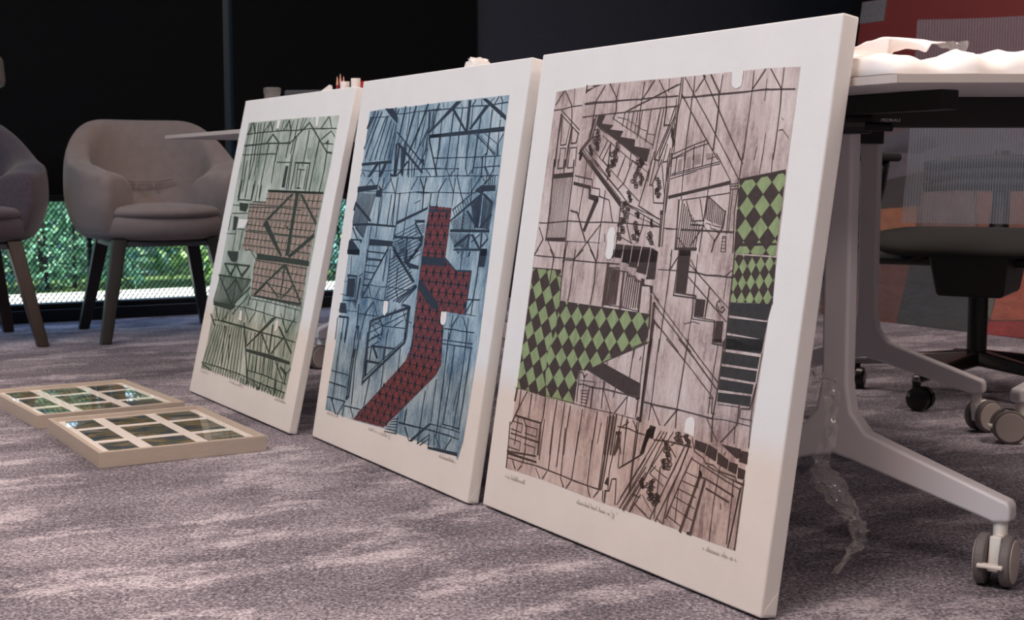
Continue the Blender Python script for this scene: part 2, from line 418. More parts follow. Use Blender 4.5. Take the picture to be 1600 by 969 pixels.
ART[2] = '''
B 62.1 736 139.8 739.2 260.3 738.2 405.4 740.9 675.8 742 680.3 622.3 690.3 451.9 697.9 282.1 693.1 104.9 681.9 68.7 672.4 75.3 616 75 535.2 75.8 360.4 75.1 193.9 69.1 53.8 69 52.7 126.3 59.1 227.6 57.3 370.7 57.3 528.2 63.4 599.7
R 448.6 402.2 479.5 402.7 465.8 384
X 418.5 532.4 515.1 530.5 519.6 431.1 570.1 412.9 631.2 413 628.3 332.3 546.8 331.9 566.6 231.1 549.9 208.1 359.6 77.6 206.8 71 413.7 220.5 429.1 253.1 421.9 380.9
L 1.7 66.2 722.2 151.1 721.1 210.1 724.9 250.6 724.7 293.9 726.5 353.2 726.9 409.4 728.3
L 5.0 91.4 734.6 64.6 698.6
L 5.2 108.6 733.9 60.5 653.3
L 5.3 128 733.1 106 699.4 72.8 632.5
L 4.4 151.5 720.1 99.8 626.1
L 4.6 160.3 721.8 125.9 627.9
L 3.9 181.9 713 150 627.7
L 3.9 197.9 706.5 173.7 627.4
L 3.9 208.5 702.2 196.4 629.2
L 3.2 212.3 684.3 207.7 623.2
L 4.6 73.4 723 59.5 698.7
L 3.3 85.8 722.5 64.3 678
Fk 140.1 739.7 182.8 737.9 212.4 717.9 212.5 704.1 151.7 733.2
L 7.6 194.4 737.4 200.9 722.3
L 5.3 211.6 733.7 202.5 720.2
L 7.0 243.9 738.3 233.5 681.8
L 8.0 292.5 737.1 279 692.2 266.6 649.9
L 7.4 347.4 738.5 322.7 690.9 293.7 647.5
L 3.1 264.1 737.4 268.7 710 266.4 677.1
L 3.0 311.3 725.8 314 691.2 314.9 649.1
L 3.0 345.7 724.4 342.8 694.1 333.9 656.4
L 4.2 365.2 689.7 323 637.5
L 4.1 357.1 727.7 365.2 689.7 365.5 636.9
L 3.5 377.5 728.8 377.7 689.3
L 3.5 398.7 739.1 390.5 726.3 386 689.1
L 6.6 416.8 704.9 370 681.1
Fk 369.5 676.4 425.4 677.7 427.5 670.8 373.7 669.7
L 4.5 373.7 669.7 432.8 593.5
L 1.8 405.3 628.9 440.9 628.5
L 3.0 367.1 670.8 370.9 646.2 350.9 623.8
L 3.2 218.5 686.1 368.1 616.1
L 1.6 239.4 677.7 358.4 620
Fk 224.2 662.4 237.6 663.1 368.8 601.1 366.1 596.3
N 10 3.1 234.9 677.9 227.2 660.4 367.5 618 359.1 604.9
Fk 59.3 621.3 211.3 626.1 213.3 620.1 60.5 615.1
Fk 134.1 618.1 150.7 618.6 114.7 590.4 100 590.4
Fk 178.8 619.4 190.5 619.3 172.2 590.5 155.6 590.5
L 7.5 154.4 617.6 163.4 591.5
Fk 220.3 660.5 229.4 660.3 238.3 593.5 231.5 593.5
Fk 236.3 660.2 243.7 658.1 245.8 591.5 232.2 591.5
Fk 288.2 624.4 297.3 623.4 254.1 593.5 241.6 590.5
Fk 213.8 598.4 250.3 591.5 218.8 590.5
L 5.8 296.4 626.3 306 590.6
L 3.4 310.1 624.2 321.1 590.6
L 3.6 327.1 618.3 329.4 591.6
Fk 350.6 624.8 368.1 626.5 367.2 619 354.2 620
L 1.6 59.7 605.8 105.2 603.7 191.3 603.4 227.5 605.3 298.7 606 375 607.6 447.3 608.2
L 2.1 87.3 591.4 71.2 601.7 62.3 591.4
L 2.3 384.2 604.8 404.3 593.5
L 3.4 424.8 669.4 427.8 647.2 422.3 613.9
N 8 2.7 249.6 654.1 265.6 599.3 275.4 649.7 277.1 591.6
L 3.5 350.6 618.1 360.8 625.6
L 3.4 382.9 711.7 386.7 674.1
L 2.7 293.7 647.5 298.5 593.5
L 2.9 352.7 663.6 356 627.6
L 4.5 347.9 737.6 330.7 705.9
Fk 470 739.5 493.1 739.3 376.5 680.9 369.6 683
Fk 521.4 739.8 532.7 739.2 536.1 679.3 526.6 679.5
Fk 455.2 724.6 466.5 725.9 529.9 681.2 522.9 679.6
Fk 574.7 739.9 592.7 739.9 676.3 704.3 677.3 694.9
Fk 592.8 727.6 609 726.9 548.1 682.5 538.8 682.8
Fk 371.7 676.3 675.4 683.9 677.3 675.3 376 669.6
L 4.6 373.9 669.7 430.9 593.5
L 1.9 405.4 628.9 546.1 628.3 675.8 630.2
L 1.8 324.1 726.2 391 725.4 446.6 726.8
L 2.0 446.6 726.8 523.9 725.3 534.4 727.5 593.3 725.9 675.8 729
L 2.8 399.5 737.2 393.4 724.4
L 2.2 412.6 740.3 422.5 727.8
L 1.7 490.7 734.9 500.7 727.2
L 2.6 551.2 739.2 538.2 727.4
L 2.5 571.6 738.3 578.4 727.4
L 2.7 638.1 741.1 627.8 728.7
L 2.9 646.8 740.7 654.9 730.9 656.6 701.6
L 1.9 621.1 739.4 609.5 731.2
L 3.4 363.3 721.8 370.8 685.8
L 2.9 383.6 722.9 383.3 685.4
L 3.9 419.8 704.8 420.9 669.5 424.8 606.5
L 4.4 465.7 715.9 466.8 681.2 468 620.9 466.7 606.3
L 3.8 501.2 725.4 502.1 685.6 504.7 627.8 504.8 602.6
L 4.2 543.4 673.7 546.4 627.4 548.6 607.8
L 5.1 578.6 672.8 579.7 627 579.1 598.8
L 4.1 579.9 704.5 580.4 672.8
L 4.0 620.8 716.8 622.3 682.1 624.4 633.5
L 2.6 542.5 725.4 546.5 687.9
L 2.9 658.1 696.4 658.2 684.5 659.4 657
L 3.0 676 670.3 660.9 651.8
L 6.1 661.1 651 665 632.1
L 1.8 605.5 673 660.9 651.8
L 2.3 579.6 669.3 652.8 632.2
L 1.9 565.7 673.2 656.1 633
L 1.7 584.6 670.9 659 634.7
L 1.9 578 608.5 679.6 611.5
L 1.5 362.9 606.7 460.5 607.3 522.5 607
L 4.9 610.2 627.6 615.6 591.8
L 3.4 620.4 635.3 624.6 609.2 639.9 593.6
L 1.7 605.1 626.7 620.4 635.3
L 2.9 657.1 629.6 658.3 602.2
L 2.1 468.7 606.3 488.9 591.7
L 2.6 501 602.6 488.9 591.7
L 3.1 519 606.1 522.7 588.2
L 2.5 548.6 607.8 560.4 593.6
L 2.5 575.7 604.1 564.1 593.6
L 2.5 657.8 603.9 647.4 591.8
L 2.0 628.2 609.2 646.9 593.6
L 2.9 348.1 652.3 362.4 686
L 2.6 374.6 648.1 370.7 608.6
L 2.9 360.4 627.5 365.4 599.2
Fk 356.1 627.6 365.2 625.6 363.4 618 359.2 618.1
Fk 55.6 568.7 159.5 573.5 162.9 563.5 57.9 555.3
Fk 159.2 574.5 186.5 563.7 189.9 546.8 159 547.4 156.5 561.4 172.8 562.6
L 4.5 164.2 587.5 159.5 573.5
L 3.3 121.7 585.4 140.4 573.4
L 3.4 121.7 585.4 102.2 571.1
L 2.9 224.7 587.7 191.9 561.7
L 3.2 220.1 587.6 254 554.5
L 4.3 255.8 589.7 254.7 552.6 262.1 490.3
L 2.9 348.1 587.9 325.6 564.9
L 4.0 361.1 587 385.4 563.6 391 520.6
L 3.4 390 588 379.5 556
L 1.5 188.5 557.7 230.4 557.2 267.2 555.7 319.2 558.2 361.2 560.5 435.1 559.4
L 1.7 106.8 557.9 155.2 558.4
L 3.9 187.7 587.6 183.4 531.8 189.1 460.2
L 4.3 275.7 556.7 280.5 502.5 277 459.8
L 4.2 323.2 559.2 320.4 515.1 320.7 461.5
L 4.5 236.6 552.4 235.1 489.5
L 3.1 255.4 550.6 253.2 490.1
L 3.9 192.6 545.8 189 488.1
L 3.4 420.6 556.5 419.6 534.2
Fk 57.3 535.7 152.5 497 149.8 490.9 57.7 527.4
L 8.2 58.7 531.5 53.8 517
Fk 57.2 486 150.1 489.9 276.2 488.8 275.2 484.9 151.9 484.9 56.5 480.8
Fk 416.4 531.4 419.7 527.7 282.2 491 278 496.7
N 14 3.5 63.3 554.3 56.5 488.1 156.9 553.4 122.4 457.6
Fk 77.7 478.4 121.7 459.6 123.1 455.6 73.4 476.2
L 4.6 60.1 477.8 94.5 452.4
Fk 54.1 451.8 121.4 453.5 117.6 443.1 107.8 449.8 55.2 448.7
Fk 50.2 448.5 73.2 448.4 115.3 428.8 116.3 419.1 51.1 417.4
Fk 157.1 455.9 276.1 455.8 275.2 445.1 157.2 441.8
L 2.4 157 428.8 246.5 429.1
L 2.5 158.4 410.7 229 412.5
L 3.6 259.9 443.5 230.3 408.9
L 4.6 157.6 440.8 160.4 405
L 4.0 157.3 483.1 157.5 454.9
Fk 276.6 467.5 395.5 468.3 396.7 464.6 276 462.6
Fk 363.1 502.9 408.7 504.2 410.5 498.7 369.2 497.4
Fk 362.9 497.3 371.3 497.5 411.3 470.8 403.1 470.5
Fk 394.9 470.2 418.9 472.9 416.7 454.3 397.9 460.9
L 7.1 342.2 462.4 344.9 415.2
Fk 403.2 457.4 416.1 456.1 366 416.3 355.5 415.8
Fk 272.6 446 286.6 444.7 336.1 415.5 323.5 414
N 10 1.6 278.8 467.6 366.2 493.6 349.1 415.4 428.9 441.8
N 5 1.3 367.4 489.8 411.7 495 380 477.1 416.5 480.3
N 8 1.5 275.1 451.9 332.4 465.8 292.4 414 335.1 431.6
L 1.8 352 536.7 375.4 542.8
Ll 3.4 416.7 530.5 416.5 480.3 415.7 419.1
Fr0 420 526.8 445.9 525.5 447.7 520 420.8 520.3
L 3.1 518.8 607.8 521.3 593.5
L 1.5 338.9 590.6 421.8 591.6 519.4 593.5 612 592.6 678.1 594.4
L 1.5 349.1 559.3 387.4 557.8 447.8 560.4 514.5 560.2 571 559.9 603.5 561.2
L 3.4 361 587.8 385 565.3 389.7 531.6
L 3.5 386.1 587.8 385.7 550.3
L 3.9 474.8 588 451.2 562.2 450.6 532.8
L 2.8 485.9 589.8 514.2 561.1 514.9 534.1
L 3.2 513.5 588.1 514.8 546.7
L 3.4 520 591.7 545.6 557.8 562.2 540.3
L 2.9 612.8 590 587.7 565.4 589 537.3
L 3.0 580.8 588.2 585.1 561.8
L 2.8 418.8 556.3 420.4 532.2
Fk 600.4 565.5 620.8 575.3 675 575.6 676.3 565.4 634.9 564.1 629.3 558.8 599.1 563.7
L 2.4 627.7 576.2 657.7 593.5
L 2.3 619.5 591.8 637.8 578
N 5 2.4 638.3 576.2 636.7 593.5 669.6 576.4 668 593.5
Fk 622 559.6 632.9 558.9 521.9 505.5 519 502.7 515.9 506.2
Fk 637.6 560.7 675.5 544.9 673.6 539.7 629.3 558.8
L 2.7 586.2 558.3 521 527
N 8 2.0 520.4 528.8 537.3 511.3 580 554.7 591.5 540.8
L 6.9 627.8 558 630.3 496.5
L 6.2 568.4 526.3 569.9 490.9
Fk 575.7 526.4 584.9 526.7 633.8 496.6 623.5 495.4
Fk 674.4 525.2 677.7 520.2 641.4 495.1 634.1 495.7
Fk 523.1 489.4 676.9 493.7 676.7 488.6 522.9 484
N 12 1.9 522.5 503.7 540.7 488.2 582.3 523.1 620.7 492.7
N 12 2.2 591.5 540.8 619.6 496.1 623.3 555.3 629.3 499.9
N 9 2.7 636.9 557.2 640.9 496.8 673.8 538.9 673.2 494.5
Fk 547.6 459.9 594.8 482.2 609.2 482.7 558 456.8 547.4 454.5
Fk 607.4 482.6 618.2 483 652.7 457.6 646.2 455.6
L 6.0 600.5 481.5 604.8 455.4
Fk 549.8 452.9 676.9 458.8 678 455.1 549 449.3
L 6.8 649.2 486.8 652.7 457.6
Fk 674.3 479.1 677 475.8 655.6 459.5 651.6 461
N 12 1.8 527.3 482.3 556.9 460.3 609.5 481.8 595.8 455
L 2.6 524 480.4 569.2 444.9
L 2.0 613.7 468 644.5 484.9
L 2.5 661.4 487.2 674.3 479.1
Fk 652.9 456.8 678.8 458 679.1 445.4 653.2 444.1
L 2.1 590.1 449.5 581.8 440.4
L 2.5 615.4 450.7 614.3 442.1
Ll 3.4 419 530.4 417.3 433.7
Fk 418.4 525.7 513.6 526 514 522.4 419.8 521.5
Fk 48.1 427.6 115.2 430.7 117 418.6 51.7 417.4
N 7 2.4 155.2 428.6 249.3 429.2 157.1 340.2 176.4 340.6
L 5.2 257.9 437.4 235.8 414.8 164.9 331.7
L 4.7 156.2 432.7 159.9 332.3
L 4.4 269.1 438 276.7 395.6 275.5 332.4
L 3.8 255.1 425.6 255.4 370.9
Fk 278 438.4 291.2 439 403.6 380.8 394.6 376.4
Fk 343.2 441.4 344.9 416.8 353.1 411.6 363 414 399.7 444.1 389.4 443.6 356.3 421.2 351.7 441.8
Fk 337.8 418.3 412.5 411.2 412.6 404.7 368.2 404.9
N 12 2.3 276.2 416.9 338.9 441.2 283.1 330.1 408.1 373.6
N 4 2.9 318.1 332.9 412.8 372.1 361.7 333.5 417.4 370.6
L 4.2 317 401.9 322.9 358.2 344.5 333.1
Fk 78.2 365.2 115.2 367.6 120 326.2 82.4 325.4
L 5.4 71.1 370.9 121.1 372.1 126.6 321.7 136.7 314.4
L 4.9 76.1 371.2 79.5 326.2
Fk 134.6 368.9 143.6 371.5 140.8 316.7 134.6 320.3
L 2.5 130.8 372.7 148 379.8
Fk 64.9 316.8 124.5 320.5 145.7 303 136.4 308.3 120.7 317.1 65.8 314.4
L 1.7 50.4 328.1 82 326.4
Fk 52.4 308.6 82.8 310 95.7 288.5 52.5 286.8
Fk 52.2 280.5 108 282.4 107 278.3 54 275.5
L 9.6 106.7 279.2 105.8 232.4
L 4.2 82.7 275 86.1 230.3
L 4.3 49.3 274.1 53.5 226.9
L 3.4 76.5 412.5 85.3 373.9
L 1.7 55.7 356.5 75.8 357.8
L 1.6 156.3 356.2 189.3 358.5 250.7 357.8 286.4 360.4 374.5 360 390.5 363
L 3.8 190.7 354.6 207.4 334
L 3.3 244.9 354.5 231.1 333.8
L 2.4 161.2 328.4 193.8 331.9 260.2 330.2 296.3 331.1
L 4.5 220.7 323.1 191.7 296.9 184.6 262.3
L 3.4 225.3 323.5 253.3 296.4
L 2.2 158.7 294 197.4 294.4 248.8 296
L 7.3 152.5 311.6 158.9 265.8
Fk 153.4 267.3 170.4 268 168.1 260.7 153.1 261.3
L 5.2 160.3 262 154.2 237.4
L 5.3 168.1 260.7 168.5 238.9
L 3.9 184.6 262.3 185 240.6
Fk 217.6 284.3 393.1 329.5 401.9 328.4 399 324.4 230.1 282.5
Fk 389.3 328.2 401.9 328.4 404.4 263.3 392 262.1
Fk 218.3 282.4 227.8 282.3 229 245.1 222.1 244.4
L 2.1 227.8 282.3 296 279 395.5 283.8
L 2.3 224.9 270.2 278.3 290.9
L 2.4 224.4 258.3 389.6 314.2
L 2.1 237.5 247.8 283.5 262.2
L 4.3 264.3 291.5 287.2 278.1 284.8 258.5
L 2.7 231.4 278.7 282.3 252.4
L 2.0 339.3 283.1 377.3 299.9
L 2.8 358.5 330.4 390.9 297.4
L 3.4 317.1 296.3 336 319
L 2.7 315.4 275 313.6 253.9
L 2.5 288.5 274.4 287.3 251.2
Fw 275.2 330.4 296.3 331.1 299 310.1 288.8 300 278.2 304.4 275.9 314
L 1.6 403.3 298.6 420.8 296.5
L 2.4 91.3 314.8 110.3 318.3 140.9 302.6
L 1.4 47.7 292.6 147.8 297.1
Fk 418.5 432 520.3 432.7 525 417.7 421.8 415.4
Fk 417.1 385.4 439.1 381.3 519.8 341.8 518.8 332.7 497.1 332.7 421 367.1
Fk 652 456 677.9 457.2 677.2 424.7 656.2 424.3
L 1.4 547.2 451 654.3 454
L 3.9 653 452.6 655.1 404.5 652.9 364.8
L 3.0 583.4 449.2 587.3 412.4
L 4.0 520.3 432.7 569 411.3 630.8 413.9 630 333.5
L 2.8 632.3 361.4 677.9 364.1
L 3.3 651.9 362.1 632.5 337.1
L 2.9 653.9 361.4 653.4 333.8
L 1.4 633.5 333.8 672.9 333.8
L 3.5 606 327.8 586.5 306.7 582.9 281.9
L 2.8 624.4 327.7 645.3 307.2 650.9 288.9
L 1.9 556.5 299.4 599.2 301.8 621.6 301.4 675.1 303.2
L 2.6 583.7 327.6 582.8 306.4
L 2.5 646.1 328 648.1 304
Fw 536.4 330.2 559 331.7 561.2 315 557.8 307.5 548.9 305.3 540.4 307.7 537.4 314.6
L 2.1 565 448.3 569.8 445 576.1 448.9
L 2.8 612.9 448.9 608.3 439.9
Ll 3.4 418.4 445 421 265.1
L 5.8 365.7 329.1 398.1 328 400.6 262.9
L 6.2 103.9 246.4 107.4 225.7
L 4.2 81.3 244.1 82.2 168.9 85.9 94.1
L 5.3 156.5 251.6 158.3 214.9
Fk 154.8 216.9 171.5 217.5 167.3 197.6 156.1 197.4
L 6.6 155.7 198.5 158.9 118.3 157 107.7 168.6 115 164.6 197.3
L 4.6 178.2 253.8 176.2 196.3 188.3 99.5
L 2.3 56.4 157.5 150 158.6
L 3.1 54.1 131.1 148.3 131.8
L 2.8 54.3 97.9 153.5 101.4
L 4.3 78.5 97.7 113.4 67.6
L 3.9 153.5 101.4 122.2 67.8
L 2.7 154 92.2 190.3 94.1 234 96
L 3.7 184.5 94.4 205.6 74.8
L 4.7 151.2 91.8 151 68.7
L 5.8 218.1 257.7 221.7 224.2 226.6 148
L 7.7 223.3 258.3 235.5 169.4
Fk 390.2 274.9 402 276.1 401.8 254.7 226.6 148 224.7 153.4 393.7 257
L 2.5 392 262.2 386.6 256.3 227.3 161.6
Fk 245.1 234.6 362.1 240.7 358.3 237 246.6 230.3
Fk 248.8 231.7 259.1 232.8 287.6 211.5 277.8 209.3
L 6.3 246.9 229.2 246.4 200
L 6.7 310.3 236.1 310.8 212
Fk 227 201.1 298 203.9 294.3 199.4 226.2 195.8
L 9.6 231.6 196 235.5 169.4
L 2.6 226.8 240.6 283.3 262
L 2.3 226.9 224.8 278.3 246
L 2.1 253.4 256.8 287.7 249.2
L 3.6 312.6 267.2 315.8 212.6 320.4 153.8
L 3.5 384 242 386 199.2
L 4.3 258.4 165.6 250.3 104
L 2.7 303.8 202.3 295.9 194.8
L 2.3 252.9 104.4 226.3 87
N 6 1.7 394.7 99.5 419.8 105.5 364.2 70.9 418.1 74.3
L 3.4 416.2 109.2 418.4 73.3
L 2.6 424.5 98.8 462.9 99.5 499.1 101.1
L 3.3 455.1 94.1 469.4 79.8
L 3.9 450.6 129.2 449.2 97.3
L 4.0 430 278.9 430.6 225.9
L 2.1 554.6 277.9 675.1 282.8
L 2.1 556.9 270.7 677.4 275.3
L 3.6 578.3 293.6 584.4 201.6 588.3 98.9
L 3.5 608.1 270.4 610.2 191.8 606.4 123
L 3.4 648.2 300.6 652.9 223.5 649.5 119.4
L 3.9 672.2 274.7 672 205.3 670.4 122.8
L 2.4 606.4 123 672.3 125.1
L 2.7 424.9 97.1 557.4 104.5 642.4 106.6 675.7 105.6
L 1.9 553.7 116 627.6 118.5 677 118.7
Fk 550.9 115.6 562.1 117.3 490.3 70.5 478.1 69.8
L 2.4 560.3 95.7 514.7 70.5
L 2.1 562.3 89.3 527 69.9
L 3.7 517.3 173.9 516.5 111.5 516.7 73.6
L 3.1 555.9 200.6 558.1 120.7
L 3.4 447.2 125.6 446.9 97.8
L 3.1 451.7 93 477.7 71.1
L 2.7 582.8 98 612.5 76.7
L 2.7 648.9 103.7 628.6 79.5
Fk 561.6 73.2 677.7 81.6 679.6 75.5 560.1 68.9
L 3.7 560.7 94.4 561.6 73.2
L 2.3 585.2 199.1 583.9 167.1
L 2.2 643.7 191.2 638.7 154.1
L 2.6 576.8 107.7 582.9 79.5
'''
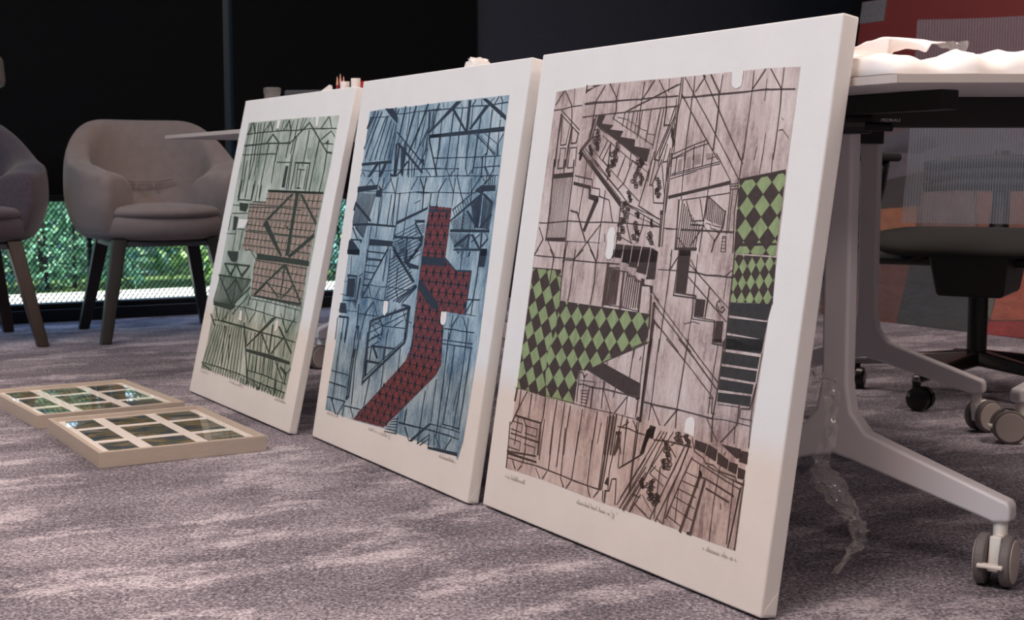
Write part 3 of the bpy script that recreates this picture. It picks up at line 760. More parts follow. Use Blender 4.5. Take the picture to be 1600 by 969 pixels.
ART[3] = '''
B 63.2 738.3 116.9 741 151.7 742.4 155.1 744.4 279.8 744.1 388.9 743.2 414.3 743.1 532.4 743.5 533.2 732.6 538.6 723.9 546.1 718.3 551.5 719.4 556 724.7 556.4 743.4 605.4 744 674.5 741.3 675.4 622.4 680.1 481.2 679.1 359 675.9 217.5 672.9 155 674.7 75.7 662.6 75.5 582.3 76 517.7 76.6 473.5 77.6 404.5 77.2 351.1 76.2 180.6 79.7 61.6 76.8 63.8 218.9 61.1 455.3 62.3 600.4
D 88.8 392.9 122.2 386.6 84.2 357.3 | 64.4 429.7 153.1 431.4 162.6 380 161.5 325.5 147.5 292.5 149.1 253.3 160.7 215.4 64 219
D 185.6 356.4 219.4 358 187.3 321.6 | 162.6 380 416.2 379.1 418.2 336.1 307.4 291.5 269.6 275 246.3 271.2 244.4 216.5 160.7 215.4 149.1 253.3 147.5 292.5 161.5 325.5
D 604 547 636.1 549.9 606.3 515.5 | 580.2 585.1 674.7 597.7 677.4 482 590 481.2
D 631.7 466.1 649.5 468.4 634.4 442.7 | 593.1 479.4 679.2 479.6 684.1 416 597.4 412.2
L 2.6 66.8 715.3 86.5 737.9
L 2.7 91.2 739 118.5 712.1 123.2 692.9 125.2 676.5
L 1.6 121.3 741 123.9 712.8
L 1.8 64 706.2 94 707.2 116.3 710.4 150.1 711.3
L 3.1 157.1 744.4 157.2 731.9
Fk 157.7 732.4 157.5 737.2 198.8 743.3 174 743.3 178 739.7
L 2.4 211.5 741.4 189.8 716.1 188.8 694 188.1 671.1 186.6 655.2
L 2.5 224.7 743.3 248.1 719.5 252.4 698.5 247.3 684.9
L 1.9 251.8 741.7 248.5 717.7
L 2.4 157.5 713.7 188.5 714.9 249.4 714.2 281.5 714.4 315.9 713.7 351.7 714.8 382.9 714.2 411.2 714.2
L 1.0 157.9 711.7 210.6 712.9 249.8 712.1
L 2.3 319.5 741.2 318.9 712.7 318.7 689.1 320.3 675.6 320.1 652.1
L 2.5 345.6 742.2 320.2 713.5
L 2.6 358 741.5 382.5 716.2 385.5 696.4 386.4 668.6
L 1.6 383.4 742.4 386.8 720.9
L 2.4 277.4 694.5 407.3 732
L 2.0 156.6 690.8 257 694.1 414.6 698.8
Fk 201.8 691.8 223.1 691.9 215.7 678.2 249.7 674.5 240.8 667.8 280 664.1 273.4 654.9 315 649.7 316 638.7 357.6 633.8 354 613.1 325.2 623.4 226.5 664.7 211.4 670.4 202.6 675.1
L 1.4 245.6 685.8 364.5 639.5
N 5 1.8 277.5 694.1 275.3 672 324.2 695.6 323.2 657.1
L 2.1 347.5 694.7 343.9 645.7
L 2.2 371.8 697.8 364.5 639.5
L 1.0 258.6 687.1 264.7 686.4 291.9 681.6 293.4 677.9 305.9 676.8 308.3 672.6 320.1 670.6 326.1 666.2 344.3 662.4 344.7 658.2 366.4 655.6
L 2.3 387.1 698.8 386 670.2 400.7 669.7
L 2.3 407.7 697.9 397.5 666.6 373.7 617.1 385.4 615.3 412.4 682.3
L 1.8 380.1 696.7 373.6 629.4 372.3 617.1
L 1.9 370.1 687.2 364.3 634.5
L 2.1 408.4 710.1 411.3 687.3 384.4 629.3 385.3 607.1
L 1.6 411.9 672.6 416.1 606.3
L 2.0 401.2 640.4 396.1 612.8 406.9 614.3 410 633.8
L 2.2 370.9 629.5 365.1 606.6
L 5.4 89.6 697.8 88.8 653.8 90 608.1
L 2.2 91.8 695.9 152.3 662.3
L 2.0 88.5 705.2 152.2 669.4
L 2.2 94.2 690.3 99.4 644.4 116.3 645.9 120.6 679.4
L 5.2 127.6 674.7 124.8 642.1 124.3 607.9
L 2.2 129 674.6 131.2 646.6 147.7 648 149.3 661.5
L 2.0 101.7 608 100.8 638.9 117.3 639.2 117.7 607.9
L 1.9 130.9 607.9 130.4 639.3 150.3 639.9 154.3 607.7
L 6.5 188.2 653.7 163.9 633.9 201.5 608.2
L 3.1 197.3 691.1 185.6 655.2
L 3.1 203.5 690.9 192.1 654.2
L 1.9 192.1 686.9 183.6 657
L 1.8 171.6 635.1 211 607.4
L 1.8 177.3 637.6 223.3 607.4
L 1.7 187 642.8 247.4 607.9
L 1.7 223.5 657.8 334.6 606.7
L 1.6 234.5 662.8 355 608.9
L 3.6 214.6 670 231.5 662.9
L 2.1 240.4 650.5 221.5 621.2
L 2.1 250.2 646.8 233 617.6
L 2.9 249.5 643.4 250.5 607.2
L 1.9 295.2 623.8 288.9 607
L 1.9 309.4 630.4 309.1 606.9
S 210.6 654.6 223.5 654.3 213.9 640.5
S 208.4 644.2 220.7 643.9 211.4 631.8
S 267.9 634.4 279.7 634.2 270.7 622.4
S 263.7 620.7 278.5 620.6 266.9 606.9
S 192.3 633.9 201.7 633.7 194.4 625
S 338.3 614.9 348.1 614.8 339.9 608.2
S 166 625.3 173 625.3 167.7 618.2
S 412.7 651.5 418.4 651.4 415.9 636.9
L 1.8 392.4 727.3 413.5 732.6
L 2.1 417.9 742 420.4 712.8 416.6 688.8 419.7 627.2
L 2.3 414 742.3 414.8 696.9 415.3 635.4
L 2.2 423.1 741.7 552.2 614.8
L 2.5 419.5 716.9 494.3 645 527.3 615
L 2.4 466 742.3 511.2 691.3 577.6 615.2
L 2.2 446.1 741.9 448.7 717.8 446.1 706.8 447.7 687.5 446.8 650.8 448 615.8
L 2.2 469.4 738.1 452.4 718.4
L 3.3 484.6 741.9 508.4 715.5 512.4 691.2 513.1 653.9 513.2 630.6
L 1.8 511.6 740.2 511 714.6
L 2.2 422 711.5 450.2 711 482.4 712.1 510.3 712.3 549.2 712.6 579 712.9 603.5 713.6 643 712.2 670.7 711
L 0.9 450.5 709.8 487.6 710.8 511.8 711.1 567.9 711.7 612.1 714.6 643.1 711.4
L 1.8 580 741.2 581.5 717 581.8 688.3 581.8 655.1 582.1 615.1
L 2.7 604.3 742.3 581.9 715.5
L 2.1 615.3 742.2 642.8 712.9 645.3 690.1 645.8 660.7 646 638.7 645.5 614.5
L 1.6 642.3 742.3 643.2 726.8 643 712.2
L 0.9 610.3 728.8 611.2 697.5
Fk 465.9 743.1 470.9 742.8 473 738.7 468.2 738.2
Fk 532.3 743.5 556.3 743 555.2 739.8 533.1 739.6
Fw 532.3 744.6 556.9 744.5 557.6 725.9 555.7 720.7 546.3 717.7 538 721.7 534.3 728
L 1.3 418.9 624.8 463.6 637.7 495.5 645
L 1.3 419 618.3 467.1 633.2 501.4 640.1
L 1.7 467.5 636.8 468.4 615.6
L 1.6 489.7 643.5 492 615.4
L 1.0 503 615.9 521.4 620.4
L 1.2 649.2 654.7 656.4 656 671.6 643.2
L 0.9 651 672.3 655.9 669.2
L 1.2 622.8 651 623.3 627.3 622.7 614.1
L 1.1 608.8 633.5 606 614.3
L 4.9 87 619.2 93.2 533 93.6 479.7
Fk 89.8 594.4 151.6 598 152.6 589.9 90.8 586.5
Fk 91.1 484.2 152.8 486.6 153.3 480.7 91.4 479.3
N 12 1.4 95.1 586.5 98.8 483.6 150.4 589.5 152 486.1
L 4.0 120.4 618.9 121.3 595.3
L 2.4 98.8 619.1 99.8 604.5 117.3 604.8 117.1 618.9
L 2.4 130.3 618.8 130.3 605.2 148.1 605.7 148.2 618.6
L 2.6 148.2 618.6 151.2 586.3 153.3 518.1 158.2 444.9
L 2.1 158 591.7 209.9 585.6 213.1 572.1 235.6 570 237.3 557.8 266.2 552.2 284 516.6
Fk 155.5 581.8 209.3 575 211.1 561 235.5 557.8 235.6 548.2 206.7 553.4 204.3 569.7 155.9 576.4
Fk 225.2 553.3 236.7 552.6 208.5 497.6 202.1 500.9
L 3.8 158.8 532.6 179.4 529.5 193.5 510.3 214.2 483.2
L 1.9 186.5 618.3 187.2 575.7 184.8 540.3 185 526.1
L 2.2 252.2 567.5 252.7 520.8 252.4 496.6 254.2 450.8
L 2.0 188.7 451.7 219.3 481.3 251.7 512.1
L 2.9 220.4 483.1 238.2 466.5 254.3 450.1
Fk 181.7 618.3 192.7 618.2 302.1 549.3 299.7 540.8
L 1.8 194.3 618.2 298.2 553.5
L 1.8 200.5 618.1 299.3 561.2
L 2.2 209.8 618 332.9 539.8
L 1.7 232.8 617.8 260.9 600.3 347 551.8
L 1.7 296.3 549.2 323.4 543.8 412.3 515.5
L 1.6 301.7 551 350 538.5 407.5 525.1
L 2.1 260.7 601.2 252.6 584.8
L 2.1 292.2 617.3 281 590
L 2.1 315.5 615.4 300.8 579.9 285.8 569.5
L 1.3 315.2 617 364.8 595.1
L 2.4 363.3 601.7 348.7 544.3 404.9 525
L 2.3 376.3 616.5 370.3 576.9 375.7 576.9 392.5 616.3
L 2.4 366.8 616.5 363.3 583.5
L 2.1 393.6 611.4 411.5 560.9 411.4 549.5 385.9 549.9 378.4 577
L 2.2 412.5 616.1 417 548 422.1 483.4
L 1.9 407.2 616.2 413.3 535 416.9 483.2
L 2.6 408.6 538.1 414.3 483
Fk 406 538.1 412.6 538.2 412.7 531.7 406.1 531.5
S 264 612.4 274.4 612.3 265.8 604.6
S 252 600.4 259.4 600.3 254.4 590
S 332.4 603.5 342.2 603.4 335.4 590.1
S 328.5 583.4 339.8 583.4 331.2 571.6
S 347.4 586.8 357.1 586.8 349.6 576.8
S 341.7 611.8 350 611.7 343.2 605.1
S 392.9 578.7 402.2 578.7 395.4 567.3
S 393.1 565.6 402.5 565.7 394.9 557.4
S 320.2 558.1 328.6 558.2 322.3 548.8
S 315.1 542.8 326.5 543 317 534.4
S 312.5 529.2 323.9 529.5 314.8 519.1
S 309.9 515.6 322.7 516 312.2 505.5
S 310.9 498.7 322.3 499.1 313.2 488.7
S 347.7 530.1 354.6 530.3 348.9 525.1
S 349.5 510.1 361.9 510.6 351.7 500.2
S 351.1 496.9 363.5 497.3 353 488.6
S 387.6 518 394.3 518.2 389.1 511.4
S 390.1 495.1 403.4 495.6 392.3 485.3
L 2.5 300.4 544.2 302 512 302.5 484.8
L 2.1 326.5 543 324.9 512.7 342.6 484.9
L 2.0 366 528.9 366 510.7 356.5 485.4
L 1.0 323.1 532.9 413.1 512.2
L 2.0 65 509.2 85.6 509.2 157.3 515 214.5 514.2 262.8 516.3 326.9 516.1 410.1 513.4
L 1.3 421.1 511.7 440 511.5
L 1.4 315.1 493 345.4 485
Fk 301.7 482.3 397.4 480.6 414.7 474.9 414.3 458.8 322.7 453.8 322.7 460.4 300.6 461.8
Ll 1.7 324.7 482.4 324.2 453.9
Ll 1.7 347.4 482.6 346.6 455.1
Ll 2.0 372.5 482 368.7 456.3
Ll 2.0 396 480.6 394.4 457.7
Fw 277.3 505.2 283.8 508.9 291.5 507.4 296.3 501.6 295.2 491.3 297.6 481.2 297.1 464.2 294.2 458.1 288.2 456.1 280.9 458.2 277.2 464.9 278.2 482.1 274.6 494
L 2.7 67 500.9 84.1 481.2 69.9 462.1
L 2.8 100.1 478.2 125.9 455.6 125.7 443.1
L 1.6 72.4 452 126.8 452.1 191.8 452.2
L 2.3 162.4 480.7 155 444.7
L 1.0 99.9 479.1 165.6 480.9 258.8 482.1
L 1.8 267.3 497.1 270.5 483.5
L 1.9 417.2 625.9 419.1 557.9 418.9 535.2
L 2.6 412 625.9 410.8 583.7
L 1.7 448.3 625.4 451 583.9 453.5 555.2
L 1.9 513.1 624.6 514.1 585.7 513.7 559.2 513.5 537.4 513.4 509.4 512.5 479.7
L 1.1 419 617.8 451.2 623.8
L 1.1 421.6 594.3 532.4 612.7
L 1.1 420.8 591.9 533.1 609.6
L 1.1 420.6 587 481.8 599
N 4 1.7 429.1 619.3 429.6 593.5 491.1 624.9 492.3 607.6
Ft 433.7 616 442.4 617.5 443.7 599.9 435 598.3
Ft 453.6 619 463.2 621.3 464.3 604.6 454.5 603
Ft 474.2 622.7 486.1 624.9 486.9 610 474.9 607.7
Ft 497.2 624.8 510.7 624.6 509.9 616.8 499.3 615.4
L 1.9 521.6 624.5 560.5 585.8
L 2.2 543 624.2 578.8 586.6
L 2.1 568.7 623.8 583.4 608.5
L 1.8 580.2 623.7 579.8 587.4
L 1.4 622.9 623.1 621 594.9
L 1.6 643.7 622.8 645.5 597.8
Fk 421 561.1 511.3 576 561.8 585.1 562.9 579.7 512.3 571.7 422.1 556.3
Fk 579.8 587.4 674.1 600.6 674.6 596 581.8 583.2
L 1.3 456 555.2 565.5 567.3
L 1.8 559.6 584.3 564.8 570.6 568.6 508.3
L 2.1 578 585.1 580.5 573 579.5 539 588 481.8
L 1.1 562.9 579.7 578.8 581
L 1.1 563.5 576.7 579.5 577.5
L 1.5 564.9 572.4 580.4 573.5
L 1.7 569.3 571.4 572.2 513
L 3.7 448.4 555.1 455.5 481.8
L 1.8 466.5 553.8 486.8 524.2 512.4 525.7 498.2 557.4
L 1.9 517 560.8 513.4 526.5
L 2.0 518.2 560.8 558.4 540
N 11 1.8 515.8 560.8 517.9 528.2 558.2 540.8 559.4 518.6
L 3.4 559.4 540.8 558.5 517.1 543.9 496.6 541.2 481.1
L 1.3 489 519.5 513.9 518.7 545.1 496.7
L 1.1 519.2 522 530.4 520.8 531.7 514.7 543.9 513.5 547.1 509.8 556.5 510.1
L 1.1 521.7 527.5 532 524.7 535.5 519.4 545.3 518.2 557.4 517
L 2.1 485.5 518.6 516.3 518.8
N 10 1.9 457.6 553.6 458 481.9 504.5 516.9 502 482.3
Fk 453.8 483.3 506.3 485.7 506 481 453.3 479.8
L 2.8 464.5 510.8 544.4 511.2 581.9 511
L 1.5 427.1 510.4 455.4 511.3
L 2.0 514.2 517.2 490.8 488.1
L 1.6 458 499.4 479.4 482.9
L 1.4 561.2 504.2 568.2 504.5 571.7 482.5
L 1.4 561.2 504.2 561.2 482
N 5 0.8 560.6 501.9 568 502.2 561.2 482 571.7 482.5
Fk 467.4 479.9 492.4 481.1 494.2 472.7 468 471.4
L 1.6 447.6 476.6 446.4 470.3
L 1.3 62 452.2 84.3 451.4 123.9 451.5 145 451.6
L 2.7 63.4 454.3 72.4 462.6
L 3.2 111.8 464.4 125.6 451.6 125.1 432.2 123.8 409
L 2.4 155.2 466.4 161.9 382.9
L 2.4 159.6 462.8 158.9 409.4
L 2.7 189 468 188.1 451 188.8 413.3 186.9 379.2
L 2.1 159.5 449.1 190.1 449.8 252.8 449.8 287.6 450.5 318.5 450.7
L 2.0 187.9 451.9 212.2 469.1
L 3.5 231.7 470 252.1 452.5 256 416 253 380.8
L 1.8 254.2 471 256 456.4
L 2.2 64.1 429.7 153.4 431.4
Fk 284 472.4 299.5 473.2 300.8 460.6 286.5 455.3
Fk 302.5 473.3 395.5 477.6 413.2 475 415.5 432.8 392.9 431.3 392.8 438.3 365.9 441 365.9 447.2 343.3 448.5 344 452.1 322 455.4 322.5 459.9 302.4 460.7
Ll 1.7 324.7 474.3 321.8 456.3
Ll 2.0 371 476.5 368.3 450
Ll 2.3 395.8 475.9 393.6 434.9
L 5.4 287.9 449 288 381.8
L 1.6 290.7 443.7 320 444.5 321 440.1 343.8 439.7 345.3 433.6 366 434 367.6 427 385.1 427.3
N 10 2.7 292.7 442 292 384.9 320.8 441 322.7 386.4
N 8 2.6 343.8 439.7 340.2 383.4 380.8 427 381.4 385.9
L 5.2 333.4 439.1 336.2 381.3
L 5.0 382.9 430.7 385.6 380.2
L 1.6 290.7 383.8 334.1 383.8 385.4 381
Fk 381.4 424.5 384.1 431.6 390.1 431.2 390.4 423.3 413.6 422.3 414.7 411.2 409.1 410.7 405.4 420.9 383.8 420.2
L 2.8 140.2 428.3 147 422 156.1 420.7
L 2.1 416.1 411.3 432.9 400.5
L 1.9 420.5 397.8 435.9 387
L 6.4 422.3 396.2 426.9 312.4
L 2.6 410.9 409.1 416.7 357.8 413.3 334.9
L 2.1 427 369.1 441.9 360.2
L 2.2 415.9 336.1 325.4 302.4
L 1.5 389.7 323.7 387.5 307.9
L 1.3 351.6 308.1 351.1 303.7
L 1.9 447.6 479.5 449.6 445.6 449.6 408.1 448.9 374 448.7 324.7
Fk 466.5 480.4 493.3 480.8 495.3 416.6 469.2 416.4
L 2.0 465.2 480.4 466.6 412 520.1 411.5 519.3 415.1 469.7 416.4
L 1.2 518 415 517.5 381 571.3 381 568.4 383.2 520.7 384.6
Fk 520.2 411 542.1 411.1 542.5 385.7 520.5 385.4
L 1.9 546.3 409.8 546.2 386
L 1.8 568.7 381.6 570.4 350.1 595.2 350.3
L 1.8 568.9 383.2 573.5 352.9 594.5 353.5
Fk 572.2 382.7 588.1 384.1 589.5 353.8 573.4 353.7
L 1.4 421.1 448.2 446.1 448.8 468 449.2
L 2.2 463.7 468.4 450 449.9
L 1.9 496.3 466.8 516.1 448 595.1 403.2
L 2.1 495.1 441.7 594.3 383.9
L 2.3 547.3 428.6 546.2 386
L 1.7 495.1 460 513.2 449.5
L 2.4 494.8 449.2 516 448.8 534.5 446.6 559.8 447.4 592 447 601.5 448.4
L 1.8 510.1 475.8 511.9 449.4 515.6 390 514.5 346.7
L 1.4 582.2 447.2 581.6 415
L 1.6 577.3 446.9 592.3 457.5
L 2.1 573.4 412.7 569.1 409.1 568 402.6 572.7 398.1 583.1 395.8 587 400.9 583.7 404.7 579.4 401.9
L 1.8 571.4 404.5 575.2 398.3
L 2.3 575.3 409.6 572.1 412.6
L 1.8 420.7 405.9 534.2 334.1
L 2.3 420.2 395.5 525.3 333.1
L 2.1 425.5 371.9 496.8 330
L 6.4 427.3 370.3 426.7 322.2
L 1.9 413.3 407.1 418.8 357.5
Fk 590.8 487.8 591.6 495.9 676.3 499.5 676.9 496.4 599.8 491.4
L 2.8 592.5 479.9 599.5 341.4
Fb 597.1 411.4 683 415.9 678.5 393.2 597.1 393.8
Fb 597.9 389.8 679 390.9 677.1 366.8 597.4 369
Fb 598.2 365.1 677.2 366 676 349.8 598.6 345.9
L 1.0 501 372 521 377.2 537 375.4
L 1.0 443.4 373.5 450.4 367.3
Fk 270.1 275 310.7 291.7 415.9 272.1 418.4 248.2 390.4 249.5
L 1.7 307.6 291.4 423 336.8
L 5.8 424.2 331.8 425.1 262.9 427 216.7
L 1.9 412.7 330.6 416 227.1
L 2.0 386.9 322.6 385.6 276.9
L 1.7 322.2 295.8 322.3 288.6
L 1.5 408.1 312.7 405 307.2
L 2.4 251.7 249.7 262.8 251.2 292.2 249.6 320.2 251.5 351.1 251.2 387.2 250.8 414.9 251.2
L 2.2 245.3 269.2 258.3 269.9 263.6 261.4 271.4 269.7
L 2.2 248.3 270.5 252 221.1
L 2.2 263.9 266.9 265.6 219.4
L 1.2 255 256.6 296.3 259.2 295.1 250.8
L 4.3 292 250.4 293.4 217.9
N 6 1.1 260.4 240.7 284 243.9 264.4 217.4 280.8 217
L 2.1 282.7 249.2 279 217.6
L 2.0 321.6 265.1 322.3 249.1 349.8 217.2
L 2.3 319 263 322.8 220.4
L 2.4 385.1 247 358.7 218.5
L 1.7 355.2 265.9 350.1 242.2
L 1.7 386.8 252.5 387 219.3
Fk 409.2 250.4 417.7 251.5 416 246.1 408.6 246.8
L 1.9 414.2 247.6 414.7 220
Fk 417.3 221.2 428.7 222.1 428.5 216.5 417.1 216
L 1.6 434.7 246.2 443.4 246.2
L 1.1 59.7 218.6 104.3 219.7 248.1 216.9 315.9 216.7 358.9 217.7 421.1 217.5
L 5.0 65.7 217.4 63.6 196.3
L 2.9 78.9 217.2 79.7 184.8 69.1 167.5 61.1 154.4
L 2.8 114.6 215.2 114.5 172.4
L 2.7 99.4 217 70 171.6
L 3.0 159.2 213.7 159.2 181.2 156.4 171.2
L 2.9 194.6 214.8 192.5 167.3 194.5 124.4
L 2.3 218.6 214.5 218.3 160.2 219.3 128.7
L 2.6 236.1 211.4 233.7 166.4 235.5 131.5
L 2.5 270.9 211 270.4 172.3 269 137.4
L 3.0 313.4 213.6 312.2 179.1 310.9 144.7
L 1.7 328.1 197.8 325 165
L 2.7 348.3 217 346.9 151
L 3.7 356.5 214.7 355.8 152.6
L 4.0 365.3 216 363.1 153.9
L 2.3 381.3 218.4 377.4 189.7 390.6 158.7
L 5.6 378.5 191.6 373 157.2
L 2.0 395.3 215.3 396.3 159.7
L 1.9 424.6 214.6 425.9 164.9
L 1.8 372.2 199.4 401.7 200.5 422.7 197.8 442.8 197.7
L 1.8 399.3 210.6 381.3 199.1
L 2.3 410.3 214.1 425.7 197.5
Fk 446.6 206 452.3 206.9 454.9 195.4 443.8 168 436.9 166.8
Fk 69.6 173.1 156.2 172.1 156.9 169.3 68.6 169.4
L 5.6 154.7 170.9 159 118.1
L 3.1 65.1 139.1 157.7 137.8
L 3.1 60.1 106.6 152.9 114
L 1.7 63.3 160.6 99.1 160.3 97.4 145.3 63.1 146.7
L 1.7 110.5 159.2 146.9 159.1 146.7 145.6 110.1 146.4
L 1.7 59.7 130.3 99.7 129.1 99.8 114.4 61.8 114.8
L 1.7 111.1 128.1 147.7 127.5 147 116
L 2.1 81.8 169.4 80.9 122
L 6.4 427.4 341.9 427.2 298.9 427.3 216.2
L 2.2 446.7 343.9 447.4 303 449.1 252 447.6 221
L 2.4 515.6 351 513.7 317.6 512.4 280.9 511.1 244.1 513.9 219.5
L 2.1 464.3 345.7 513.3 319.2 588.6 274
L 2.6 493.5 348.7 532.7 326.4 594.5 286.9
L 2.1 509.2 350.3 548.6 324.9 595 296.6
L 1.8 583.7 349.9 581.5 319 581.4 290 582.1 251.3
L 2.0 579.9 273.6 587.5 273.1 589.4 252.4 596.8 252.7
L 2.5 430.6 245.9 461.8 245.3 516 246.5 560.5 245.7 593.5 245
L 1.2 595.9 245.4 620 247.5 644.1 247.2 672.4 247
L 3.1 594.8 355.9 595.9 291.9 593.2 246.6 597.7 213.6
L 2.4 450.9 243.7 476.2 217.8
L 2.2 509.8 243.9 487 218.6
L 2.2 581.4 243.2 609.6 215.6
L 2.0 646.9 245.3 617.1 215.2
L 1.6 642.9 241.6 645.4 218.4
Fw 535.7 216.4 534.6 227.8 536.6 236.3 544.8 240.8 552.8 239.6 556.9 232.9 558.5 213.5
Fk 568.5 356.4 590.5 358.7 590.3 353.8 570.8 351.8
L 1.2 568.6 349.9 594.9 349.5
Fb 595.3 359.2 677.6 367.6 674.9 347.2 595.7 345.6
Fb 595.3 341.5 673.6 342.4 672.3 326 595.2 324.7
Fb 596 320.8 671.8 322.9 671.6 307.3 596.6 306.4
Fb 596.2 302.4 668.8 303.9 668.1 290.6 598.1 287.4
Fb 597.8 283.3 667.6 287.4 667 273.3 598 270.5
L 0.9 600 266.8 645.5 269.4
L 3.5 645.5 274.9 646.6 246.8
L 2.0 650.5 267.8 667.7 269.6 675.2 300.8
L 1.4 649.4 267.6 649.8 254.4 675.3 255.2
L 1.5 677.1 347.5 672.7 268 676.2 217.5
L 2.0 674.3 305.4 668.7 270.5
Fk 453.3 214.2 466.1 213.7 464.7 194.8 447 198.7
Fk 449.2 207.6 458.1 205.6 445.9 178.1 439.1 177
L 2.1 64.7 95.9 98.5 96.4 159.2 98.7 210.5 97.5 275 95.2 346.4 94.9
L 2.6 82.4 93.5 94 81.3
L 2.1 114.3 91.6 102.5 80.7
L 2.4 158.4 94.3 173.9 80.1
L 2.1 193.6 95.5 181.7 80.5
L 2.7 234.4 93.7 247.3 79.5
L 2.3 266.2 93.5 254.9 79
L 2.5 313.2 94.4 323.8 79.4
L 2.0 345.2 92.7 334.2 80.5
L 3.0 57.2 157.8 64.8 79.3
Fk 64.3 105.8 157.4 105.9 158.2 102.8 63.3 101.6
L 3.3 100.7 168.9 111.8 157.6 117.5 119.3 115.4 95.1
L 2.7 164.9 178.7 164.3 110.3
L 2.7 193.5 166.2 196.6 99.2
L 2.3 217.7 161.7 219.6 107.6
L 2.6 229.8 174.1 235.7 96
L 2.5 268.7 174.1 267.5 95.8
L 2.8 310.1 166.6 312.7 96.4
L 4.8 350.1 211.1 348.1 95.3
L 2.1 343.5 210.1 344.3 96.5
L 2.7 360 212.6 353 96.2
L 2.3 370.2 190.4 368.9 152.7
L 5.0 378.3 191.7 380.3 168.5 373.3 155.5
Fk 370 191.4 381.7 191.3 379.6 186.1 369.5 186.4
L 2.2 370 154.9 366 128.5 369.4 99.5
Fk 363.4 118.1 368.7 117.1 368.1 105.1 357.4 107
L 2.2 377 117.7 386.7 119.6 392.4 80.5
L 2.1 375.6 116.5 373.1 98.2 363.3 96.3
L 4.4 363.3 96.3 364.1 78.6
L 2.7 356.8 95 358.7 79.5
L 2.0 383.1 192.5 387.4 138.3
L 2.3 393.6 211.8 398.1 142.2
L 2.6 425.1 195.4 424.4 106.5
L 2.2 389.4 136.7 439.8 166.1
L 2.0 453.1 163.7 397.2 81.5
L 2.0 456.9 151 404.9 77.2
L 2.0 458.5 143.7 413.2 77
L 1.2 431.5 104 447.7 103.4
L 1.4 440.6 92.4 472.5 81.9
L 1.7 452.9 108.3 431.2 77
S 452.2 125.4 459.8 126.8 453.9 118
Fk 449.1 207.7 467.7 213.9 463 194.5 448.2 195.4
Fk 448.6 202.1 454.8 198.7 446.7 169.7 439.4 166.2
L 2.0 443.4 168 393.6 138.9
L 2.3 420.1 213.2 423.9 106.4
L 1.9 481.2 209.5 404.1 93.4
L 1.9 488.3 209.6 407.1 80.5
L 1.8 510.3 213.1 415.9 75.6
L 2.2 495.3 209.6 468.3 154.8 430.5 77.6
L 1.5 470.1 155.1 509.9 144
L 1.6 467.2 143.6 504 131
L 1.7 480.4 157 468.7 145
L 1.7 456.9 108.6 483 89.7
L 1.5 440.4 91.9 478.4 77.8
L 1.3 433.4 106.1 454.4 103.6
L 1.6 509.6 192.5 536.3 212
L 2.7 539.9 195.5 482.1 77.5
L 2.4 549.6 197.2 537.2 160.9 496.5 77.4
L 1.9 552 201.8 519.4 116.8 514.3 76.9
L 2.3 466.7 194 501.5 197.6 539.4 197.6 556.1 198.3
L 1.9 500.2 195.3 523.3 177.7
L 1.9 483.1 201.1 495.6 192.3 512.8 178
L 2.4 560.8 184.3 541.3 142.5 519.1 86.6
L 2.2 555.1 210.8 563.9 193.3 584.9 187.5 591.1 181.3 608.8 181.4 622.7 175.7 638.7 174.6 657.3 174.1 661.7 167.8 677.1 166.8
L 2.0 559.6 182 597.5 174.2 637.5 165.2 672.7 158.9
L 1.9 596.6 178.2 636.3 171.1 675.8 165.5
L 1.4 552.5 160.6 581.5 157.6 578 143.3
L 1.5 543.6 147.2 581.1 143.9
L 1.6 537.9 134.4 581 129.3
L 1.6 532.2 121.5 581.1 113.6
L 1.6 526.9 106.5 581.6 95.9
L 1.7 521.5 91.4 557.8 82.2
L 2.0 580.5 177.3 581.1 143.9
L 1.6 623.5 187.2 620 128.9 621.7 75.7
L 5.3 582.6 159.9 555.9 75.5
L 5.4 594.7 157 579.2 76.5
L 2.9 582.6 159.9 597.3 159.6 659.9 147.3
L 2.9 600.1 146.6 651.1 137.4
S 584.9 164.5 589.3 165.4 585.8 160.5
Fk 570.6 77.7 583.3 80.5 581.2 74.8 571.3 74.7
L 3.1 672.1 161.8 662.3 77
L 2.1 670 157.3 664 83.4
L 2.1 655 170.6 658.5 80.2
L 2.6 675.9 172.6 676.2 76.2
Fk 561.9 209.8 590.2 208.3 586.7 194.1 563 197.4
Fk 591.7 208.5 613 203.9 612.3 187.2 588.7 192.4
Fk 614.8 201.1 639.2 194.1 638.9 180.8 616 184.8
Fk 641.1 192.4 659.8 191.7 658.2 177.3 640.6 180.1
Fk 618 213 661.4 213.2 663.8 201.5 655.2 199
Fk 663.3 211.5 676.8 211.8 677.3 194.9 660.4 195.9
Fk 660.6 187.8 676 186.6 675.7 173.5 662.1 173
L 1.1 630.9 203.9 627.2 199.1
L 1.7 498.9 82.3 514.3 76.9
L 2.1 491.2 156.8 492.1 80.8
L 1.8 539.3 135.8 541.9 85.1
S 500.4 186.6 510.5 188.4 502.7 176.2
S 506.3 168.2 519.6 170.6 509 155.7
S 498.7 162.5 507.2 164 500.6 154.2
S 524 205.7 537.2 207.9 525.8 197.4
S 544.2 206.9 553.9 208.5 545.9 198.7
S 453.1 125.5 461.8 127.2 454.8 118.1
S 476.2 127.8 486.5 129.8 478.1 119.4
S 473.4 116.2 487.2 119 476.2 103.7
S 484.4 107.5 498 110.3 486.5 98.1
S 495.8 112 504.3 113.7 497.2 105.8
L 1.4 635.1 132 636.8 124.2
'''

